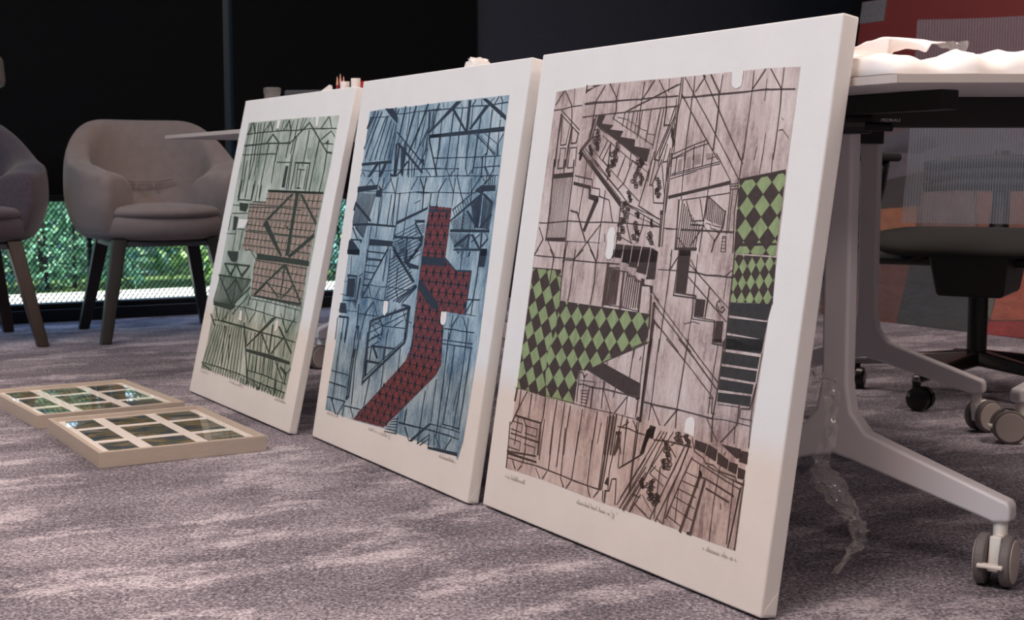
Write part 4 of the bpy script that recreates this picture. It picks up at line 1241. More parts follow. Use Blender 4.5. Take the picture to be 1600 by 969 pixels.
# ------------------------------------------------------------------ the setting
def carpet_material():
    m = bpy.data.materials.new('carpet'); m.use_nodes = True
    nt = m.node_tree; p = nt.nodes['Principled BSDF']; L = nt.links
    p.inputs['Roughness'].default_value = .95; p.inputs['Specular IOR Level'].default_value = .1
    tc = nt.nodes.new('ShaderNodeTexCoord')
    def noise(scale, detail, rough, stretch, rot=0):
        mp = nt.nodes.new('ShaderNodeMapping'); mp.inputs['Scale'].default_value = stretch
        mp.inputs['Rotation'].default_value = (0, 0, rot)
        L.new(tc.outputs['Object'], mp.inputs['Vector'])
        z = nt.nodes.new('ShaderNodeTexNoise'); z.inputs['Scale'].default_value = scale
        z.inputs['Detail'].default_value = detail; z.inputs['Roughness'].default_value = rough
        L.new(mp.outputs['Vector'], z.inputs['Vector']); return z
    vr = nt.nodes.new('ShaderNodeVectorRotate'); vr.rotation_type = 'Z_AXIS'; vr.inputs['Angle'].default_value = -TH + .06
    L.new(tc.outputs['Object'], vr.inputs['Vector'])
    def rnoise(scale, detail, rough, stretch):
        z = noise(scale, detail, rough, stretch)
        L.new(vr.outputs['Vector'], z.inputs['Vector'].links[0].from_node.inputs['Vector']); return z
    big = rnoise(3.6, 3, .5, (.8, 1.45, 1))
    blk = rnoise(3.8, 7, .72, (.75, 1.5, 1))
    fine = noise(170, 2, .8, (1, 1, 1))
    mid = noise(60, 3, .8, (1, 1, 1))
    def math_(op, a, b):
        q = nt.nodes.new('ShaderNodeMath'); q.operation = op
        for i, x in enumerate((a, b)):
            if isinstance(x, (int, float)): q.inputs[i].default_value = x
            else: L.new(x, q.inputs[i])
        return q.outputs[0]
    cen = lambda o, k: math_('MULTIPLY', math_('SUBTRACT', o.outputs['Fac'], .5), k)
    ms = nt.nodes.new('ShaderNodeMapRange'); ms.interpolation_type = 'SMOOTHSTEP'
    ms.inputs['From Min'].default_value = .50; ms.inputs['From Max'].default_value = .60
    ms.inputs['To Min'].default_value = 0; ms.inputs['To Max'].default_value = .30
    L.new(blk.outputs['Fac'], ms.inputs['Value'])
    v = math_('ADD', math_('ADD', .50, cen(big, .95)), ms.outputs['Result'])
    v = math_('ADD', math_('ADD', v, cen(fine, 2.1)), cen(mid, .8))
    cr = nt.nodes.new('ShaderNodeValToRGB')
    el = cr.color_ramp.elements
    el[0].position = .22; el[0].color = rgb(84, 82, 92)
    el[1].position = 1.0; el[1].color = rgb(204, 198, 208)
    e = el.new(.58); e.color = rgb(138, 133, 144)
    L.new(v, cr.inputs['Fac']); L.new(cr.outputs['Color'], p.inputs['Base Color'])
    b = nt.nodes.new('ShaderNodeBump'); b.inputs['Strength'].default_value = .8; b.inputs['Distance'].default_value = .004
    L.new(mid.outputs['Fac'], b.inputs['Height']); L.new(b.outputs['Normal'], p.inputs['Normal'])
    return m
MATS['carpet'] = carpet_material()
mat('ceiling', rgb(225, 222, 218), .9)
mat('room_wall', rgb(120, 114, 110), .9)
mat('charcoal_wall', rgb(54, 58, 70), .9, spec=.15, noise=(60, .08, ONE, 3))
mat('dark_wall', rgb(12, 13, 16), .9, spec=.1)
mat('blind_fabric', rgb(14, 15, 18), .9, spec=.08, noise=(400, .12, ONE, 2))
mat('black_alu', rgb(16, 22, 30), .4, spec=.3)
mat('mullion_alu', rgb(34, 54, 70), .4, noise=(30, .1, (1, 1, .1), 2))
mat('screen_metal', rgb(15, 22, 27), .7, spec=.2)
mat('concrete_pale', rgb(228, 224, 214), .9, noise=(6, .06, ONE, 4))
mat('grass', rgb(92, 118, 62), .9, noise=(20, .4, ONE, 5))
glassy('window_glass', (.93, .99, .97, 1))

a = MB(); a.obox(-6, 7.0, -4, 5.74, -.05, 0)
f = struct(a.build('floor', MATS['carpet'])); 
a = MB(); a.obox(-6, 7.0, -4, 5.74, 2.8, 2.9)
struct(a.build('ceiling', MATS['ceiling']))
a = MB(); a.obox(-6, 7.0, -4.1, -4, 0, 2.8); struct(a.build('wall_rear', MATS['room_wall']))
a = MB(); a.obox(-6.1, -6, -4, 5.74, 0, 2.8); struct(a.build('wall_left', MATS['room_wall']))
a = MB(); a.obox(4.42, 7.0, -4, 4.52, 0, 2.8); struct(a.build('wall_right', MATS['dark_wall']))
a = MB(); a.obox(3.19, 7.0, 5.70, 5.9, 0, 2.8); struct(a.build('wall_back', MATS['charcoal_wall']))
a = MB(); a.obox(7.0, 7.1, 4.4, 5.8, 0, 2.8); struct(a.build('wall_recess', MATS['dark_wall']))
a = MB(); a.obox(-.78, -.70, -1.5, 5.2, 0, 1.266); struct(a.build('shade_blocker', MATS['room_wall']))  # added unseen blocker, keeps the cool lamp off the lower canvases and carpet
a = MB(); a.obox(-6, 3.19, 5.72, 5.95, 2.55, 2.8); struct(a.build('trim_1', MATS['black_alu']))

# window wall: black frame, mullions, panes, lowered blinds, expanded metal screen outside
win = bpy.data.objects.new('window_1', None); COL.objects.link(win); struct(win)
def wpart(name, box, m, bevel=0):
    q = MB(); q.obox(*box); return q.build(name, MATS[m], win, bevel=bevel)
wpart('bottom_rail', (-6, 3.19, 5.70, 5.82, 0, .05), 'black_alu', .004)
wpart('sill_profile', (-6, 3.19, 5.73, 5.80, .05, .072), 'black_alu', .004)
MULL = 1.974
for k, n in enumerate((-4.0, -1.0, MULL)):
    wpart('mullion', (n - .035, n + .035, 5.70, 5.80, .07, 2.56), 'mullion_alu', .003)
wpart('mullion', (3.13, 3.19, 5.68, 5.80, .07, 2.56), 'black_alu', .003)
for n0, n1 in ((-5.98, -4.02), (-3.98, -1.02), (-.98, MULL - .035), (MULL + .035, 3.13)):
    q = MB(); q.add([rm(n0, 5.758, .07), rm(n1, 5.758, .07), rm(n1, 5.758, 2.56), rm(n0, 5.758, 2.56)], [(0, 1, 2, 3)]); q.build('pane', MATS['window_glass'], win)
# thin extra upright seen through the mesh behind the armchair
def blind(n0, n1, lab):
    t = thing('roller_blind', lab, 'blind', rm((n0 + n1) / 2, 5.67, .49))
    w = (n1 - n0) / 2
    t.rotation_euler = (0, 0, TH)
    q = MB(); q.box(-w, w, -.0015, .0015, .02, 2.06); q.build('blind_cloth', MATS['blind_fabric'], t)
    q = MB(); q.box(-w, w, -.008, .008, -.005, .022); q.build('bottom_bar', MATS['black_alu'], t, bevel=.003)
    q = MB(); q.lathe([(.03, -w), (.03, w)], (0, 0, 2.06), (1, 0, 0), 16); q.build('roller_tube', MATS['black_alu'], t)
    for sx in (-1, 1):
        q = MB(); q.box(sx * w - .01, sx * w + .01, -.03, .03, 2.01, 2.12); q.build('bracket', MATS['black_alu'], t, bevel=.003)
    return t
blind(-5.9, -1.02, 'black roller blind lowered on the window far left, outside the view')
blind(-.98, MULL - .02, 'black roller blind lowered behind the two armchairs, left of the blue mullion')
blind(MULL + .022, 3.175, 'black roller blind lowered between the blue mullion and the charcoal wall')

# expanded metal screen: zigzag strands, one mesh
sc = MB()
cw, ch, mm = .0205, .0135, 5.84
n0, n1 = -.6, 3.15
nc = int((n1 - n0) / cw)
for r in range(-2, 38):
    z = .03 + r * ch
    for c in range(nc):
        off = (r % 2) * cw / 2
        na = n0 + c * cw + off
        for (p, q) in (((na, z), (na + cw / 2, z + ch)), ((na + cw / 2, z + ch), (na + cw, z))):
            w_ = .0028
            A0 = rm(p[0], mm - .002, p[1] - w_); A1 = rm(q[0], mm - .002, q[1] - w_)
            B1 = rm(q[0], mm + .003, q[1] + w_); B0 = rm(p[0], mm + .003, p[1] + w_)
            sc.add([A0, A1, B1, B0], [(0, 1, 2, 3)])
scr = thing('mesh_screen', 'dark expanded metal mesh screen outside the low window gap', 'screen')
o = sc.build('strands', MATS['screen_metal'], scr, kind='stuff')
q = MB()
for n in (.2, 1.42, 2.6):
    q = MB(); q.obox(n - .008, n + .008, 5.846, 5.87, -.1, .56); q.build('post', MATS['screen_metal'], scr)

# outside ground and planting
a = MB(); a.obox(-9, 9, 5.95, 7.6, -.12, -.04); struct(a.build('terrace', MATS['concrete_pale']))
a = MB(); a.obox(-30, 30, 7.6, 40, -.14, -.05); struct(a.build('lawn', MATS['grass']))
LEAFC = [(112, 166, 134), (108, 164, 160), (158, 196, 122), (138, 174, 170), (130, 180, 150)]
for i, c in enumerate(LEAFC):
    mat('leaf_%d' % i, rgb(*c), .45, noise=(9, .5, ONE, 3))
mat('bark', rgb(70, 56, 44), .9)
mat('petal', rgb(206, 96, 74), .6)
def shrub(n, m, w, h, leaves, mi, label, rs, flowers=0):
    rnd = random.Random(rs)
    t = thing('garden_shrub', label, 'shrub', rm(n, m, -.05), 0, 'shrubs outside the window')
    q = MB()
    for k in range(leaves):
        u = rnd.uniform(-1, 1); v = rnd.uniform(-1, 1); z = rnd.random() ** .8
        rr = math.sqrt(max(0, 1 - (z * .9) ** 2))
        c = Vector((u * w * rr, v * .38 * rr, z * h + .02))
        s = rnd.uniform(.022, .05)
        d = Vector((rnd.gauss(0, 1), rnd.gauss(0, 1), rnd.gauss(0, .7))).normalized()
        e = d.cross(Vector((rnd.gauss(0, 1), rnd.gauss(0, 1), rnd.gauss(0, 1)))).normalized()
        q.add([c - d * s, c + e * s * .45, c + d * s, c - e * s * .45], [(0, 1, 2), (0, 2, 3)])
    q.build('foliage', MATS['leaf_%d' % mi], t, kind='stuff')
    for k in range(5):
        x = rnd.uniform(-w, w) * .5
        q = MB(); q.tube([(x, 0, 0), (x * 1.3, rnd.uniform(-.1, .1), h * .7)], [.012, .005], 6); q.build('stem', MATS['bark'], t)
    for k in range(flowers):
        c = Vector((rnd.uniform(-.14, .14), -.36 + rnd.uniform(-.03, .03), h * .62 + rnd.uniform(-.1, .1)))
        q = MB()
        for j in range(5):
            an = 2 * pi * j / 5
            q.add([c, c + Vector((math.cos(an - .4), -.3, math.sin(an - .4))) * .035, c + Vector((math.cos(an), -.3, math.sin(an))) * .05, c + Vector((math.cos(an + .4), -.3, math.sin(an + .4))) * .035], [(0, 1, 2, 3)])
        q.build('flower', MATS['petal'], t)
    t.rotation_euler = (0, 0, TH)
SH = [(.95, 8.0, .36, .8, 2000, 1, 'blue-green shrub outside, leftmost behind the mesh screen', 0),
      (1.85, 8.02, .36, .85, 2000, 0, 'green shrub with coral flowers seen right of the left armchair', 8),
      (2.75, 8.0, .36, .8, 2000, 2, 'bright yellow-green shrub seen between the legs of the taupe armchair', 0),
      (3.65, 8.02, .36, .85, 2000, 1, 'blue-green shrub outside, seen below the taupe armchair', 0),
      (4.55, 8.0, .36, .8, 2000, 3, 'grey-green shrub outside, seen just left of the green print', 0)]
for i, (n, m, w, h, l, mi, lab, fl) in enumerate(SH):
    shrub(n, m, w, h, l, mi, lab, 30 + i, fl)
hd = thing('garden_hedge', 'long leafy hedge outside behind the separate shrubs', 'hedge', rm(2.6, 9.1, -.05), TH)
for mi in (0, 1, 3, 4):
    rnd = random.Random(80 + mi); q = MB()
    for k in range(5200):
        c = Vector((rnd.uniform(-4.2, 4.2), rnd.uniform(-.45, .45), rnd.uniform(0, 1.3)))
        s = rnd.uniform(.03, .06)
        d = Vector((rnd.gauss(0, 1), rnd.gauss(0, 1), rnd.gauss(0, .7))).normalized()
        e = d.cross(Vector((rnd.gauss(0, 1), rnd.gauss(0, 1), rnd.gauss(0, 1)))).normalized()
        q.add([c - d * s, c + e * s * .45, c + d * s, c - e * s * .45], [(0, 1, 2), (0, 2, 3)])
    q.build('foliage', MATS['leaf_%d' % mi], hd, kind='stuff')

# ------------------------------------------------------------------ leaning canvases with the prints
REFW = (216, 210, 211)
def alb(r, g, b, k=.80):
    return (min(.95, s2l(r) / s2l(REFW[0]) * k), min(.95, s2l(g) / s2l(REFW[1]) * k), min(.95, s2l(b) / s2l(REFW[2]) * k), 1)
def linen():
    m = mat('primed_linen', (.80, .795, .79, 1), .85, noise=(7, .025, ONE, 3), bump=(900, .25), spec=.2)
    return m
linen()
def tone_material(name, base, dark, light):
    m = bpy.data.materials.new(name); m.use_nodes = True
    nt = m.node_tree; p = nt.nodes['Principled BSDF']; L = nt.links
    p.inputs['Roughness'].default_value = .9; p.inputs['Specular IOR Level'].default_value = .15
    tc = nt.nodes.new('ShaderNodeTexCoord')
    def nz(scale, det, st, r=.65):
        mp = nt.nodes.new('ShaderNodeMapping'); mp.inputs['Scale'].default_value = st
        L.new(tc.outputs['Object'], mp.inputs['Vector'])
        z = nt.nodes.new('ShaderNodeTexNoise'); z.inputs['Scale'].default_value = scale; z.inputs['Detail'].default_value = det
        z.inputs['Roughness'].default_value = r
        L.new(mp.outputs['Vector'], z.inputs['Vector']); return z.outputs['Fac']
    A = nz(9, 5, (1, 1, .55)); B = nz(55, 4, (2.2, 1, .35)); C = nz(160, 3, ONE)
    def mth(op, a, b):
        q = nt.nodes.new('ShaderNodeMath'); q.operation = op
        for i, x in enumerate((a, b)):
            if isinstance(x, (int, float)): q.inputs[i].default_value = x
            else: L.new(x, q.inputs[i])
        return q.outputs[0]
    v = mth('ADD', mth('ADD', mth('MULTIPLY', A, .58), mth('MULTIPLY', B, .30)), mth('MULTIPLY', C, .12))
    cr = nt.nodes.new('ShaderNodeValToRGB'); el = cr.color_ramp.elements
    el[0].position = .39; el[0].color = dark
    el[1].position = .63; el[1].color = light
    e = el.new(.50); e.color = base
    L.new(v, cr.inputs['Fac']); L.new(cr.outputs['Color'], p.inputs['Base Color'])
    MATS[name] = m
tone_material('tone_3', alb(182, 162, 160), alb(126, 104, 104), alb(206, 190, 189))
tone_material('tone_2', alb(132, 152, 168), alb(62, 88, 114), alb(180, 190, 198))
tone_material('tone_1', alb(156, 162, 154), alb(98, 114, 102), alb(190, 194, 188))
mat('ink_3', alb(58, 45, 45), .8, noise=(120, .22, ONE, 3))
mat('ink_2', alb(28, 43, 60), .8, noise=(120, .22, ONE, 3))
mat('ink_1', alb(42, 52, 46), .8, noise=(120, .25, ONE, 3))
mat('line_3', alb(76, 59, 58), .8, noise=(60, .35, ONE, 4))
mat('line_2', alb(36, 52, 72), .8, noise=(60, .3, ONE, 4))
mat('line_1', alb(52, 64, 55), .8, noise=(60, .35, ONE, 4))
mat('ink_black', alb(46, 44, 46), .8, noise=(90, .25, ONE, 3))
mat('print_green', alb(130, 142, 104), .85, noise=(70, .22, (1, 1, .4), 4))
mat('print_red', alb(108, 48, 52), .85, noise=(70, .3, (1, 1, .4), 4))
mat('print_rose', alb(150, 130, 121), .85, noise=(60, .2, (1, 1, .4), 4))
mat('smudge_3', alb(140, 122, 122), .9, noise=(60, .2, ONE, 4))
mat('smudge_1', alb(130, 140, 132), .9, noise=(60, .2, ONE, 4))
mat('pencil_grey', alb(146, 134, 130), .9)

def clip_poly(subj, clip):
    """part of polygon subj inside convex polygon clip"""
    area = sum(clip[i][0] * clip[(i + 1) % len(clip)][1] - clip[(i + 1) % len(clip)][0] * clip[i][1] for i in range(len(clip)))
    if area < 0: clip = clip[::-1]
    out = subj
    for i in range(len(clip)):
        a, b = clip[i], clip[(i + 1) % len(clip)]
        def side(p): return (b[0] - a[0]) * (p[1] - a[1]) - (b[1] - a[1]) * (p[0] - a[0])
        res = []
        for j in range(len(out)):
            p, q = out[j], out[(j + 1) % len(out)]
            sp, sq = side(p), side(q)
            if sp >= 0: res.append(p)
            if (sp >= 0) != (sq >= 0):
                t = sp / (sp - sq); res.append((p[0] + (q[0] - p[0]) * t, p[1] + (q[1] - p[1]) * t))
        out = res
        if len(out) < 3: return []
    return out
def inside(p, poly):
    c = False
    for i in range(len(poly)):
        a, b = poly[i], poly[i - 1]
        if (a[1] > p[1]) != (b[1] > p[1]) and p[0] < (b[0] - a[0]) * (p[1] - a[1]) / (b[1] - a[1]) + a[0]: c = not c
    return c
def clip_seg(p, q, poly):
    ts = [0, 1]
    for i in range(len(poly)):
        a, b = poly[i], poly[i - 1]
        d = (q[0] - p[0]) * (b[1] - a[1]) - (q[1] - p[1]) * (b[0] - a[0])
        if abs(d) < 1e-9: continue
        t = ((a[0] - p[0]) * (b[1] - a[1]) - (a[1] - p[1]) * (b[0] - a[0])) / d
        u = ((a[0] - p[0]) * (q[1] - p[1]) - (a[1] - p[1]) * (q[0] - p[0])) / d
        if 0 < t < 1 and 0 <= u <= 1: ts.append(t)
    ts.sort(); r = []
    for t0, t1 in zip(ts, ts[1:]):
        m_ = (t0 + t1) / 2
        P = lambda t: (p[0] + (q[0] - p[0]) * t, p[1] + (q[1] - p[1]) * t)
        if inside(P(m_), poly): r.append((P(t0), P(t1)))
    return r

class Ink:
    """flat printed shapes on the front face of a canvas; u right, v up, in millimetres"""
    def __init__(s): s.layers = {}
    def mb(s, k): return s.layers.setdefault(k, MB())
    def poly(s, k, pts, off):
        if len(pts) < 3: return
        q = s.mb(k); i = len(q.v)
        q.v += [(u / 1000, -off, v / 1000) for u, v in pts]; q.f.append(tuple(range(i, i + len(pts))))
    def line(s, k, pts, w, off, rnd=None):
        w *= .92
        for (x0, y0), (x1, y1) in zip(pts, pts[1:]):
            dx, dy = x1 - x0, y1 - y0; l = math.hypot(dx, dy)
            if l < .05: continue
            dx /= l; dy /= l; e = w * .3
            n = max(1, int(l / 28)) if rnd else 1
            prev = None
            for j in range(n + 1):
                t = j / n
                px = x0 + (x1 - x0) * t; py = y0 + (y1 - y0) * t; ww = w / 2
                if rnd:
                    g = rnd.uniform(-.35, .35) if 0 < j < n else 0
                    px += -dy * g; py += dx * g; ww *= rnd.uniform(.8, 1.2)
                if j == 0: px -= dx * e; py -= dy * e
                if j == n: px += dx * e; py += dy * e
                cur = ((px - dy * ww, py + dx * ww), (px + dy * ww, py - dx * ww))
                if prev: s.poly(k, [prev[0], cur[0], cur[1], prev[1]], off)
                prev = cur

def pairs(v): return [(float(a), float(b)) for a, b in zip(v[::2], v[1::2])]
def scroll(ink, c, rx, ry, rnd, off):
    # curled ironwork: two or three little spirals and a stem
    for k in range(5):
        ang = rnd.uniform(0, 6.28); cx = rnd.uniform(-.5, .5); cy = (k - 2) * .36
        pts = []
        sg = rnd.choice((-1, 1))
        for j in range(11):
            a_ = ang + sg * j * .75; r = .12 + .045 * j
            x = cx + r * math.cos(a_); y = cy + r * .62 * math.sin(a_)
            pts.append((c[0] + rx[0] * x + ry[0] * y, c[1] + rx[1] * x + ry[1] * y))
        ink.line('lines', pts, 2.0, off)
    ink.line('lines', [(c[0] - ry[0] * .9, c[1] - ry[1] * .9), (c[0] + ry[0] * .9, c[1] + ry[1] * .9)], 1.6, off)

def draw(idx, ink):
    rnd = random.Random(idx)
    X = None
    o_tone, o_fill, o_mid, o_line, o_top = .0004, .0006, .0008, .0010, .0012
    Rl = None
    for l in ART[idx].strip().split('\n'):
        c, rest = l.split(' ', 1)
        if c == 'B': ink.poly('tone', pairs(rest.split()), o_tone)
        elif c == 'X':
            X = pairs(rest.split()); ink.poly('panel', X, o_fill)
            if Rl:
                o, p_a, p_b = Rl; a = (p_a[0] - o[0], p_a[1] - o[1]); b = (p_b[0] - o[0], p_b[1] - o[1])
                N_ = 26
                P = lambda i, j: (o[0] + a[0] * i + b[0] * j, o[1] + a[1] * i + b[1] * j)
                for i in range(-N_, N_):
                    for sg in clip_seg(P(-N_, i), P(N_, i), X): ink.line('lattice', sg, 2.2, o_mid, rnd)
                    for i2, (p, q) in enumerate(((P(i, -N_), P(i, N_)), (P(i - N_, N_), P(i + N_, -N_)), (P(i + N_ / 2, -N_), P(i - N_ / 2, N_)))):
                        if idx == 1 and i2 == 1: continue
                        for sg in clip_seg(p, q, X): ink.line('lattice', sg, ((2.6, 2.6, 2.6) if idx == 2 else (1.7, 1.4, 2.2))[i2], o_mid, rnd)
                    for j in range(-N_, N_):
                        c_ = P(i, j)
                        if inside(c_, X):
                            r = 5.6 if idx == 2 else 3.2
                            hgt = 1.7 if idx == 2 else 3
                            ink.poly('lattice', [q for q in [(c_[0] - r * .8, c_[1]), (c_[0], c_[1] - r * hgt * .8), (c_[0] + r * .8, c_[1]), (c_[0], c_[1] + r * hgt * .8)]], o_mid)
        elif c == 'R': Rl = pairs(rest.replace('|', '').split())
        elif c == 'D':
            h, t = rest.split('|'); o, p_a, p_b = pairs(h.split()); poly = pairs(t.split())
            a = (p_a[0] - o[0], p_a[1] - o[1]); b = (p_b[0] - o[0], p_b[1] - o[1])
            ink.nshape = getattr(ink, 'nshape', 0) + 1; dk = 'diamond#%d' % ink.nshape; ink.poly('ground#%d' % ink.nshape, poly, o_fill)
            for i in range(-14, 15):
                for j in range(-14, 15):
                    cx = o[0] + a[0] * i + b[0] * j; cy = o[1] + a[1] * i + b[1] * j
                    k = .485
                    d = [(cx - a[0] * k, cy - a[1] * k), (cx + b[0] * k, cy + b[1] * k), (cx + a[0] * k, cy + a[1] * k), (cx - b[0] * k, cy - b[1] * k)]
                    ink.poly(dk, clip_poly(poly, d), o_mid)
        elif c[0] == 'F':
            key = {'k': 'fill', 'b': 'black', 'w': 'white', 't': 'smudge', 'r0': 'lines'}[c[1:]]
            if key == 'fill': ink.nshape = getattr(ink, 'nshape', 0) + 1; key2 = 'fill#%d' % ink.nshape
            elif key == 'black': ink.nshape = getattr(ink, 'nshape', 0) + 1; key2 = 'black#%d' % ink.nshape
            else: key2 = key
            ink.poly(key2, pairs(rest.split()), {'fill': o_line - .0001, 'black': o_line - .0001, 'white': o_top, 'smudge': o_fill, 'lines': o_line}[key])
        elif c[0] == 'L':
            v = rest.split()
            ink.line('light' if c[1:] == 'l' else 'lines', pairs(v[1:]), float(v[0]), o_top if c[1:] else o_line, rnd)
        elif c == 'N':
            v = rest.split(); n = int(v[0]); w = float(v[1]); p0, p1, p2, p3 = pairs(v[2:])
            for i in range(n):
                t = i / (n - 1)
                ink.line('lines', [(p0[0] + (p2[0] - p0[0]) * t, p0[1] + (p2[1] - p0[1]) * t), (p1[0] + (p3[0] - p1[0]) * t, p1[1] + (p3[1] - p1[1]) * t)], w, o_line, rnd)
        elif c == 'S':
            cc, px, py = pairs(rest.split())
            scroll(ink, cc, (px[0] - cc[0], px[1] - cc[1]), (py[0] - cc[0], py[1] - cc[1]), rnd, o_line)
    # pencilled edition number, title and signature under the print
    for (u, wd, qm) in ((66, 62, 0), (290, 90, 1), (610, 66, 0)):
        x = u
        while x < u + wd:
            h = rnd.choice((3, 3, 3.5, 7)); s_ = rnd.uniform(2.6, 4)
            if rnd.random() < .16: x += 4
            ink.line('pencil', [(x, 62), (x + s_ * .3, 62 + h), (x + s_ * .7, 61.5), (x + s_, 63)], .65, o_line)
            x += s_
        if qm:
            for k in range(2):
                ink.line('pencil', [(x + 7 + k * 4, 58), (x + 7 + k * 4, 67)], 1.0, o_line)
                ink.line('pencil', [(x + 3 + k * 15, 67), (x + 3 + k * 15, 70)], .9, o_line)

def canvas(idx, loc, yaw, lean, w, h, t, label, plabel):
    th = thing('leaning_canvas', label, 'canvas', loc, 0, 'canvases leaning in a row')
    e = Vector((math.cos(yaw), math.sin(yaw), 0)); n = Vector((-math.sin(yaw), math.cos(yaw), 0))
    up = Vector((0, 0, 1)) * math.cos(lean) + n * math.sin(lean); nb = n * math.cos(lean) - Vector((0, 0, 1)) * math.sin(lean)
    th.rotation_euler = Matrix((e, nb, up)).transposed().to_euler()
    q = MB(); q.box(0, w, 0, t, 0, h)
    ln = q.build('stretched_linen', MATS['primed_linen'], th, bevel=.003, seg=3)
    ln.modifiers.remove(ln.modifiers['wn'])
    for p_ in ln.data.polygons: p_.use_smooth = False
    # folded linen at the lower corner of the edge
    q = MB(); q.add([(w + .0004, .005, .005), (w + .0012, t - .004, .004), (w + .0010, t - .004, .036), (w + .0004, .007, .012)], [(0, 1, 2, 3)])
    q.build('corner_fold', MATS['primed_linen'], th, solid=.0006)
    ink = Ink(); draw(idx, ink)
    M_ = {'tone': 'tone_%d' % idx, 'fill': 'ink_%d' % idx, 'lines': 'line_%d' % idx, 'lattice': 'ink_%d' % idx,
          'black': 'ink_black', 'white': 'primed_linen', 'light': 'tone_%d' % idx, 'pencil': 'pencil_grey',
          'smudge': 'smudge_%d' % idx if idx != 2 else 'tone_2', 'diamond': 'print_green', 'ground': 'ink_%d' % idx, 'panel': 'print_red' if idx == 2 else 'print_rose'}
    NM = {'tone': 'print', 'ground': 'diamond_ground', 'fill': 'dark_shape', 'lines': 'line_drawing', 'lattice': 'lattice_lines', 'black': 'black_tread', 'white': 'plate_notches',
          'light': 'pale_lines', 'pencil': 'handwriting', 'smudge': 'smudges', 'diamond': 'green_diamonds', 'panel': 'red_panel' if idx == 2 else 'rose_panel'}
    pr = ink.layers.pop('tone').build('print', MATS[M_['tone']], th)
    pr['label'] = plabel
    for k, v in ink.layers.items():
        k = k.split('#')[0]
        ob = v.build(NM[k], MATS[M_[k]], pr)
        if k in ('lines', 'lattice', 'light', 'pencil', 'smudge', 'diamond', 'white'): ob['kind'] = 'stuff'
        if k == 'diamond': ob['label'] = 'green diamond pattern'
        if k == 'panel': ob['label'] = 'red patterned shape' if idx == 2 else 'rose patterned panel'
    return th
canvas(1, (-0.8811, 3.7138, 0.0046), -1.03324, .22081, .7279, .808, .0212,
       'white stretched canvas with the grey-green roof truss print, farthest of the row', 'grey-green etching of roof trusses')
canvas(2, (-0.4512, 3.0597, 0.0042), -1.04579, .16862, .7384, .8074, .0253,
       'white stretched canvas with the blue print and red path, middle of the row', 'blue etching of trusses with a red path')
canvas(3, (-0.0531, 2.4140, 0.0046), -1.03100, .15618, .7435, .8088, .0294,
       'white stretched canvas with the brown staircase print and green diamonds, nearest of the row', 'brown etching of staircases with green diamonds')

# ------------------------------------------------------------------ shallow frames lying on the carpet
mat('frame_wood', rgb(188, 176, 165), .55, noise=(30, .05, (1, 6, 6), 3))
mat('mat_board', rgb(248, 244, 240), .85)
mat('backing', rgb(120, 100, 84), .8)
glassy('frame_glass', (1, 1, 1, 1), 1.5, k=.6)
def picture_material():
    m = bpy.data.materials.new('small_picture'); m.use_nodes = True
    nt = m.node_tree; p = nt.nodes['Principled BSDF']; L = nt.links
    p.inputs['Roughness'].default_value = .5
    tc = nt.nodes.new('ShaderNodeTexCoord'); oi = nt.nodes.new('ShaderNodeObjectInfo')
    mu = nt.nodes.new('ShaderNodeMath'); mu.operation = 'MULTIPLY'; mu.inputs[1].default_value = 40
    L.new(oi.outputs['Random'], mu.inputs[0])
    mp = nt.nodes.new('ShaderNodeMapping'); mp.inputs['Scale'].default_value = (1, 2.2, 1)
    L.new(tc.outputs['Object'], mp.inputs['Vector'])
    z = nt.nodes.new('ShaderNodeTexNoise'); z.noise_dimensions = '4D'; z.inputs['Scale'].default_value = 17
    z.inputs['Detail'].default_value = 5; z.inputs['Distortion'].default_value = .6
    L.new(mp.outputs['Vector'], z.inputs['Vector']); L.new(mu.outputs[0], z.inputs['W'])
    cr = nt.nodes.new('ShaderNodeValToRGB'); el = cr.color_ramp.elements
    el[0].position = .3; el[0].color = rgb(44, 62, 86)
    el[1].position = .72; el[1].color = rgb(206, 196, 172)
    for pos, c in ((.42, (56, 76, 92)), (.5, (92, 96, 72)), (.57, (146, 124, 80)), (.63, (104, 126, 150))):
        e = el.new(pos); e.color = rgb(*c)
    L.new(z.outputs['Fac'], cr.inputs['Fac']); L.new(cr.outputs['Color'], p.inputs['Base Color'])
    MATS['small_picture'] = m
picture_material()
def tray_frame(loc, yaw, label):
    t = thing('picture_frame', label, 'picture frame', (loc[0], loc[1], 0), yaw, 'picture frames on the carpet')
    a_, b_, h_, r_ = .357, .459, .033, .011
    for i, bx in enumerate(((0, a_, 0, r_), (0, a_, b_ - r_, b_), (0, r_, r_, b_ - r_), (a_ - r_, a_, r_, b_ - r_))):
        q = MB(); q.box(*bx, 0, h_); q.build('rail', MATS['frame_wood'], t, bevel=.001)
    q = MB(); q.box(r_, a_ - r_, r_, b_ - r_, .002, .008); q.build('backing_board', MATS['backing'], t)
    q = MB(); q.box(r_, a_ - r_, r_, b_ - r_, .018, .0245); mt = q.build('mat_board', MATS['mat_board'], t)
    for (x0, x1) in ((.034, .097), (.125, .218), (.244, .327)):
        for (y0, y1) in ((.048, .14), (.172, .305), (.335, .438)):
            q = MB(); w, h = (x1 - x0) / 2, (y1 - y0) / 2; q.box(-w, w, -h, h, 0, .0006)
            o = q.build('photo', MATS['small_picture'], mt); o.location = ((x0 + x1) / 2, (y0 + y1) / 2, .0246)
    q = MB(); q.add([(r_, r_, .0268), (a_ - r_, r_, .0268), (a_ - r_, b_ - r_, .0268), (r_, b_ - r_, .0268)], [(0, 1, 2, 3)]); q.build('glass', MATS['frame_glass'], t)
tray_frame((-.833, 2.733), .54, 'pale wooden frame of nine small dark pictures lying nearest on the carpet')
